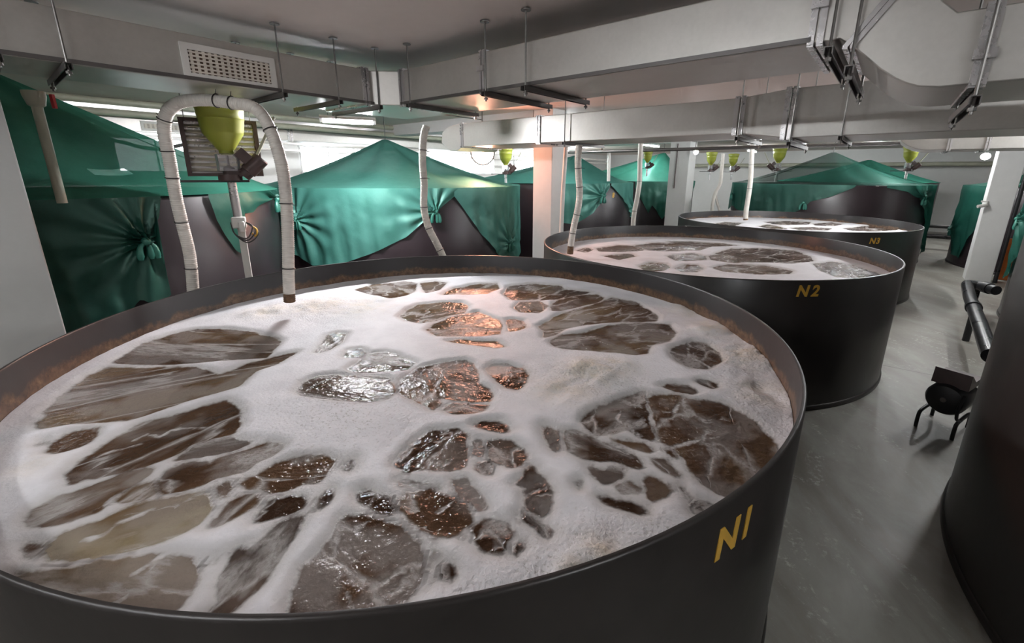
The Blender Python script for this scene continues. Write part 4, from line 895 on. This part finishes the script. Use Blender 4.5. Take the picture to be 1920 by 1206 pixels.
for (a, b) in (((-4.5, 3.352), (2.18, 3.352)), ((2.322, 3.19), (2.322, .36))):
    m = MB(); A_, B_ = P(*a, zb+.013), P(*b, zb+.013); d = (B_-A_).normalized()
    m.box((A_+B_)/2, ((B_-A_).length, .012, .02), (d, d.cross(Z3), Z3)); rel(m, d1).build('edge_seam', M['steel_dark'], d1, smooth=0)
d2 = empty('air_duct', P(4.3, 2, 2.3)); tag(d2, 'lower galvanised air duct hanging over N2 and past the elbow', 'duct')
bevel(rel(MB().prism([(4.6, 2.298), (1.12, 2.298), (1.12, 2.585), (4.6, 2.595)], P(4.3, 0, 0), V3, Z3, U3, .75), d2).build('straight_run', M['galv'], d2, smooth=0), .006)
bevel(rel(MB().prism([(1.12, 2.298), (.74, 2.243), (.74, 2.62), (1.12, 2.585)], P(4.3, 0, 0), V3, Z3, U3, .75), d2).build('transition', M['galv'], d2, smooth=0), .006)
bevel(rel(MB().prism([(.74, 2.243), (-5.5, 2.243), (-5.5, 2.62), (.74, 2.62)], P(4.3, 0, 0), V3, Z3, U3, .8), d2).build('deep_run', M['galv'], d2, smooth=0), .006)
bevel(rel(MB().prism([(4.6, 2.298), (4.6, 2.595), (4.86, 2.57), (5.0, 2.50), (5.02, 2.36), (4.85, 2.25), (4.7, 2.25)], P(4.3, 0, 0), V3, Z3, U3, .75), d2).build('end_elbow', M['galv'], d2, smooth=0), .006)
for v in (4.6, 3.3): flange(d2, (v, 2.298), (v, 2.59), 4.3, 5.05, .03)
flange(d2, (1.12, 2.298), (1.12, 2.585), 4.3, 5.05, .045)
flange(d2, (.74, 2.243), (.74, 2.62), 4.3, 5.1, .045)
d3 = empty('air_duct', P(7, -1, 2.2)); tag(d3, 'dark far air duct with a rounded end beneath the second duct', 'duct')
pr = [(.02, 2.40), (.0, 2.335), (-.06, 2.285), (-.13, 2.25), (-.22, 2.228), (-4.5, 2.215), (-4.5, 2.42), (.02, 2.42)]
bevel(rel(MB().prism(pr, P(6.9, 0, 0), V3, Z3, U3, .7), d3).build('rounded_run', M['galv'], d3, smooth=25), .006)
for v in (-.42, -.72): flange(d3, (v, 2.225), (v, 2.42), 6.9, 7.6, .02)
d4 = empty('air_duct', P(3, 8.6, 2.2)); tag(d4, 'bright wall-side duct with a grille behind the dark net', 'duct')
bevel(rel(MB().box(P(2.5, 9.1, 2.66), (11, .6, .28), AXR), d4).build('straight_run', M['galv'], d4, smooth=0), .006)
for u in (.7, 3.9): flange(d4, (u, 2.52), (u, 2.80), 8.8, 9.4, .05, axis='u')
grille(d4, 1.75, 2.6, 2.54, 2.68, 8.8, 14, 5, 'small ivory air grille')

def hanger(label, a, b, z, ztop=CEIL-.001, over=.075):
    """channel bar under a duct from a to b (u,v), a threaded rod up from each end"""
    A3, B3 = P(a[0], a[1], z-.02), P(b[0], b[1], z-.02); d = (B3-A3).normalized(); n = d.cross(Z3)
    A3 -= d*over; B3 += d*over
    t = empty('duct_hanger', A3); tag(t, label, 'hanger', 'threaded rod duct hangers')
    ch = MB(); L = (B3-A3).length; c = (A3+B3)/2
    ch.box(c+Z3*.014, (L, .032, .004), (d, n, Z3)); ch.box(c+n*.014-Z3*.001, (L, .004, .026), (d, n, Z3)); ch.box(c-n*.014-Z3*.001, (L, .004, .026), (d, n, Z3))
    rel(ch, t).build('channel', M['steel_dark'], t, smooth=0)
    for q in (A3+d*.03, B3-d*.03):
        r = MB().tube([q-Z3*.045, Vector((q.x, q.y, ztop))], .0055, 8); ro = rel(r, t).build('rod', M['rod'], t)
        nn = MB().lathe([(0, 0), (.013, 0), (.013, .012), (0, .012)], 6, q-Z3*.034); rel(nn, t).build('nut', M['rod'], ro, smooth=0)
        nn = MB().lathe([(0, 0), (.03, 0), (.03, .006), (0, .006)], 12, Vector((q.x, q.y, ztop-.012))); rel(nn, t).build('ceiling_plate', M['rod'], ro, smooth=0)
    return t
hanger('hanger of the duct at the far left by the red valve', (.42, 3.36), (.42, 3.96), zb)
hanger('duct hanger at the left frame edge, first of the left run', (.19, 3.36), (.19, 3.96), zb)
hanger('duct hanger right of the white grille, where the hose is tied', (1.46, 3.36), (1.46, 3.96), zb)
hanger('duct hanger halfway between the grille and the duct corner', (1.86, 3.36), (1.86, 3.96), zb)
hanger('duct hanger hard against the inside of the duct corner, on the left run', (2.2, 3.36), (2.2, 3.96), zb)
hanger('duct hanger just past the duct corner, first of the right run', (2.33, 3.02), (2.95, 3.02), zb)
hanger('duct hanger in front of the warm lamp', (2.33, 2.2), (2.95, 2.2), zb)
hanger('duct hanger midway along the right duct run', (2.33, 1.86), (2.95, 1.86), zb)
hanger('duct hanger at the flange before the dropping elbow', (2.33, .285), (2.95, .285), zb-.03)
hanger('duct hanger bent tight against the start of the dropping elbow', (2.33, .205), (2.95, .205), 2.37)
hanger('duct hanger under the low end of the dropping elbow', (2.33, -.175), (2.95, -.175), 2.225)
hanger('hanger of the lower duct near the hose of N2', (4.3, 2.9), (5.05, 2.9), 2.298)
hanger('hanger of the lower duct at the first thick flange', (4.3, 1.10), (5.05, 1.10), 2.27)
hanger('hanger of the lower duct at the second thick flange', (4.3, .70), (5.1, .70), 2.215)
hanger('long hanger of the lower duct above the dark net peak', (4.3, .36), (5.1, .36), 2.243)

# ------------------------------------------------------------------ lamps
def tube_lamp(u, v, z, rz, label, L=1.2, glow='tube_glow', drop=True):
    t = empty('fluorescent_lamp', P(u, v, z), rz); tag(t, label, 'lamp', 'fluorescent tube lamps')
    hs = MB().box(Vector((0, 0, .04)), (L, .05, .035)).build('housing', M['lamp_white'], t, smooth=0)
    MB().tube([Vector((-L/2+.03, 0, 0)), Vector((L/2-.03, 0, 0))], .015, 12).build('glowing_tube', M[glow], t)
    for s in (-1, 1): MB().box(Vector((s*(L/2-.015), 0, .01)), (.03, .04, .05)).build('end_cap', M['lamp_white'], hs, smooth=0)
    if drop:
        for s in (-1, 1): MB().tube([Vector((s*L*.35, 0, .055)), Vector((s*L*.35, 0, CEIL-z-.001))], .003, 6).build('suspension_wire', M['rod'], t)
    return t
tl = (-1.9, 5.001, 2.474)
lt = tube_lamp(0, 0, 2.47, .42, 'bright fluorescent tube hanging beyond the duct corner', .56, 'tube_bright')
lt.location = tl
MB().add([(-.28, -.09, .018), (-.28, 0, .06), (-.28, .09, .018), (.28, -.09, .018), (.28, 0, .06), (.28, .09, .018)], [(0, 1, 4, 3), (1, 2, 5, 4)]).build('added_reflector', M['lamp_white'], lt, smooth=0)  # added to keep this tube's light off the ceiling
glow_z = 2.62  # tubes below added for backlight, bright walls, aisle floor and fill
for u, v, lab in ((7.4, 5.2, 'added fluorescent tube lamp above the far side of the netted tanks, near the middle'),
                  (12.6, 5.6, 'added fluorescent tube lamp above the teal net beyond the conduit column'),
                  (1.6, 9.9, 'added fluorescent tube lamp by the wall behind the dark net'),
                  (5.6, 10.2, 'added fluorescent tube lamp by the wall behind the pale net'),
                  (9.6, 10.2, 'added fluorescent tube lamp by the wall behind the tank marked 8'),
                  (14.5, 9.5, 'added fluorescent tube lamp by the far corner windows'),
                  (17.5, 4.0, 'added fluorescent tube lamp far behind the dark net'),
                  (16.5, -2.0, 'added fluorescent tube lamp at the far end of the aisle'),
                  (9.2, .3, 'added fluorescent tube lamp high over the aisle beyond the dark far duct'),
                  (-1.5, 1.2, 'added fluorescent tube lamp behind the photographer, over the near side of N1'),  # out-of-view tube added as fill for the foreground
                  (-1.1, 2.5, 'added fluorescent tube lamp over the left end of the room'),
                  (.4, -2.2, 'unseen fluorescent tube lamp behind the photographer, to the right'),
                  (6.9, -1.5, 'added fluorescent tube lamp over the middle of the aisle'),
                  (12.8, -.2, 'added fluorescent tube lamp over the aisle past the white column'),
                  (4.6, -2.4, 'added fluorescent tube lamp over the tall right tank')):
    near = u < 1.0 and v < 5
    tube_lamp(u, v, 2.74, YAW+(PI/2 if near else 0), lab, 1.3, 'tube_aisle' if u > 6 and v < 4.5 or u > 14 else 'tube_fill_dim' if v == 2.5 else 'tube_fill_soft' if near and v > -2.1 else 'tube_glow')
def flood(loc, aim, label, mat='flood_glow', r=.055, power=60, col=(1, 1, 1)):
    t = empty('flood_lamp', loc); tag(t, label, 'lamp')
    d = (Vector(aim)-Vector(loc)).normalized(); x = d.cross(Z3).normalized(); y = d.cross(x)
    MB().lathe([(0, -.12), (r*.5, -.11), (r*.9, -.04), (r*1.15, 0), (r*1.15, .012), (r*1.02, .012)], 28, (0, 0, 0), (x, y, d)).build('lamp_shell', M['steel_dark'], t)
    MB().lathe([(r*1.02, .004), (r*.6, .014), (0, .018)], 28, (0, 0, 0), (x, y, d)).build('glowing_lens', M[mat], t)
    MB().tube([-d*.1, Vector((-d.x*.1, -d.y*.1, CEIL-loc[2]-.001))], .01, 8).build('bracket_arm', M['steel_dark'], t)
    return t
flood((4.187, 11.246, 2.48), (3.2, 6, 1), 'small bright white spot lamp beside the far conduit column')
flood((7.302, 7.264, 2.251), (4.5, 4, .5), 'small bright white spot lamp beside the aisle column')
flood((-0.684, 7.368, 2.265), (-.2, 1.5, .9), 'dazzling flood lamp with an added red-orange tint under the ceiling above the pale net', 'warm_glow', .17)  # bright source; red-orange tint added to carry lens flare into the light


# blower on the floor by the right tank
bl = empty('blower', (3.359, 3.12, 0.0), YAW-.35); tag(bl, 'dark motor blower on a bent tube stand beside the tall right tank', 'blower')
bax = (Vector((0, 1, 0)), Vector((0, 0, 1)), Vector((1, 0, 0)))
MB().lathe([(0, 0), (.05, 0), (.11, .02), (.125, .05), (.125, .30), (.11, .33), (0, .33)], 32, Vector((-.14, 0, .27)), bax).build('motor_body', M['black'], bl)
hd = MB(); hd.prism([(-.09, .38), (.20, .38), (.20, .43), (.04, .43), (-.07, .50)], Vector((0, -.11, 0)), Vector((1, 0, 0)), Z3, Vector((0, 1, 0)), .22)
hd.build('hood', M['motor'], bl, smooth=0)
MB().lathe([(0, 0), (.018, 0), (.018, .012), (0, .012)], 16, Vector((-.155, 0, .28)), bax).build('hub_cap', M['steel_dark'], bl)
for s in (-1, 1):
    MB().tube(resample(spline([Vector((-.17, s*.11, .0)), Vector((-.17, s*.11, .09)), Vector((-.13, s*.11, .135)), Vector((.12, s*.11, .135)), Vector((.16, s*.11, .09)), Vector((.16, s*.11, .0))], 40), .012), .013, 10).build('stand_tube', M['black'], bl)
MB().tube(spline([Vector((-.15, -.11, .36)), Vector((-.22, -.11, .28)), Vector((-.20, -.11, .19)), Vector((-.12, -.11, .145))], 20), .011, 8).build('guard_tube', M['black'], bl)

# things by the aisle column
tap = empty('wall_tap', P(11.6, -1.52, 1.2)); tag(tap, 'small white tap on the side of the aisle column', 'tap')
tapo = Vector([-1.414, 1.423])
tap.location = P(11.82, tapo[0], tapo[1])
MB().tube([Vector((0, 0, 0)), -U3*.1, -U3*.16+V3*.03, -U3*.2+V3*.12-Z3*.02], .03, 10).build('spout', M['white_plastic'], tap)
MB().tube([-U3*.08, -U3*.08+Z3*.07, -U3*.08+Z3*.07+V3*.08], .018, 8).build('lever', M['white_plastic'], tap)
ob = MB().box(P(12.27, -2.12, .40), (.05, .5, .8), AXR).build('orange_panel', M['orange'], smooth=0); tag(bevel(ob, .01), 'orange panel standing between the aisle column and the green net', 'panel')
pipe('drop_pipe', 'light grey pipe standing behind the orange panel', [P(12.30, -2.52, 0), P(12.30, -2.52, CEIL-.003)], .07, M['white_plastic'])
pipe('drop_pipe', 'dark upright tube along the edge of the aisle column', [P(11.80, -1.81, .0), P(11.80, -1.81, CEIL-.003)], .032, M['black_pipe'])  # dark upright tube set against the column's right edge
lv = empty('louver_panel', (-2.74, 4.158, 2.144), .62); lv.scale = (.68, .68, .68); tag(lv, 'dark framed louvre panel behind the yellow-green hopper', 'vent')
lf = MB()
for s in (-1, 1): lf.box(Vector((s*.40, 0, .02)), (.05, .12, .72))
for s in (-1, 1): lf.box(Vector((0, 0, .02+s*.34)), (.80, .10, .04))
lf.build('frame', M['motor'], lv, smooth=0)
ls = MB()
for i in range(9): ls.box(Vector((0, .01, -.26+i*.068)), (.76, .05, .012), (Vector((1, 0, 0)), Vector((0, .8, .6)), Vector((0, -.6, .8))))
ls.build('slats', M['ivory'], lv, smooth=0)
MB().box(Vector((0, .045, .02)), (.76, .01, .64)).build('backing', M['steel'], lv, smooth=0)
lw = MB()
for s in (-1, 1): lw.tube([Vector((s*.36, 0, .38)), Vector((s*.36, 0, (CEIL-lv.location.z-.004)/.68))], .006, 6)
lw.build('suspension_wire', M['rod'], lv)

# ------------------------------------------------------------------ camera, world
cam = bpy.data.cameras.new('camera'); co = link(bpy.data.objects.new('camera', cam)); SC.camera = co
cam.sensor_fit = 'HORIZONTAL'; cam.sensor_width = 36.0; cam.lens = 820.2/1920*36
cam.shift_x = -23.4/1920; cam.shift_y = -57.47/1920; cam.clip_start = .02; cam.clip_end = 200
pit, roll = .2623, .0051
fw = Vector((0, math.cos(pit), -math.sin(pit))); up = Vector((0, math.sin(pit), math.cos(pit))); rt = Vector((1, 0, 0))
r2 = rt*math.cos(roll)+up*math.sin(roll); u2 = up*math.cos(roll)-rt*math.sin(roll)
mw = Matrix((r2, u2, -fw)).transposed().to_4x4(); mw.translation = (0, 0, 1.9507); co.matrix_world = mw
w = bpy.data.worlds.new('world'); SC.world = w; w.use_nodes = True
w.node_tree.nodes['Background'].inputs[0].default_value = (.6, .7, .8, 1); w.node_tree.nodes['Background'].inputs[1].default_value = .3
vs = SC.view_settings; vs.view_transform = 'Standard'; vs.look = 'None'; vs.gamma = 1.0; vs.exposure = 1.05; vs.use_curve_mapping = False
try:
    cy = SC.cycles; cy.max_bounces = 5; cy.diffuse_bounces = 3; cy.glossy_bounces = 2; cy.transmission_bounces = 3; cy.transparent_max_bounces = 6; cy.use_adaptive_sampling = True; cy.adaptive_threshold = .06; cy.adaptive_min_samples = 28
    cy.caustics_reflective = False; cy.caustics_refractive = False; cy.use_denoising = True; cy.sample_clamp_indirect = 6
except Exception: pass
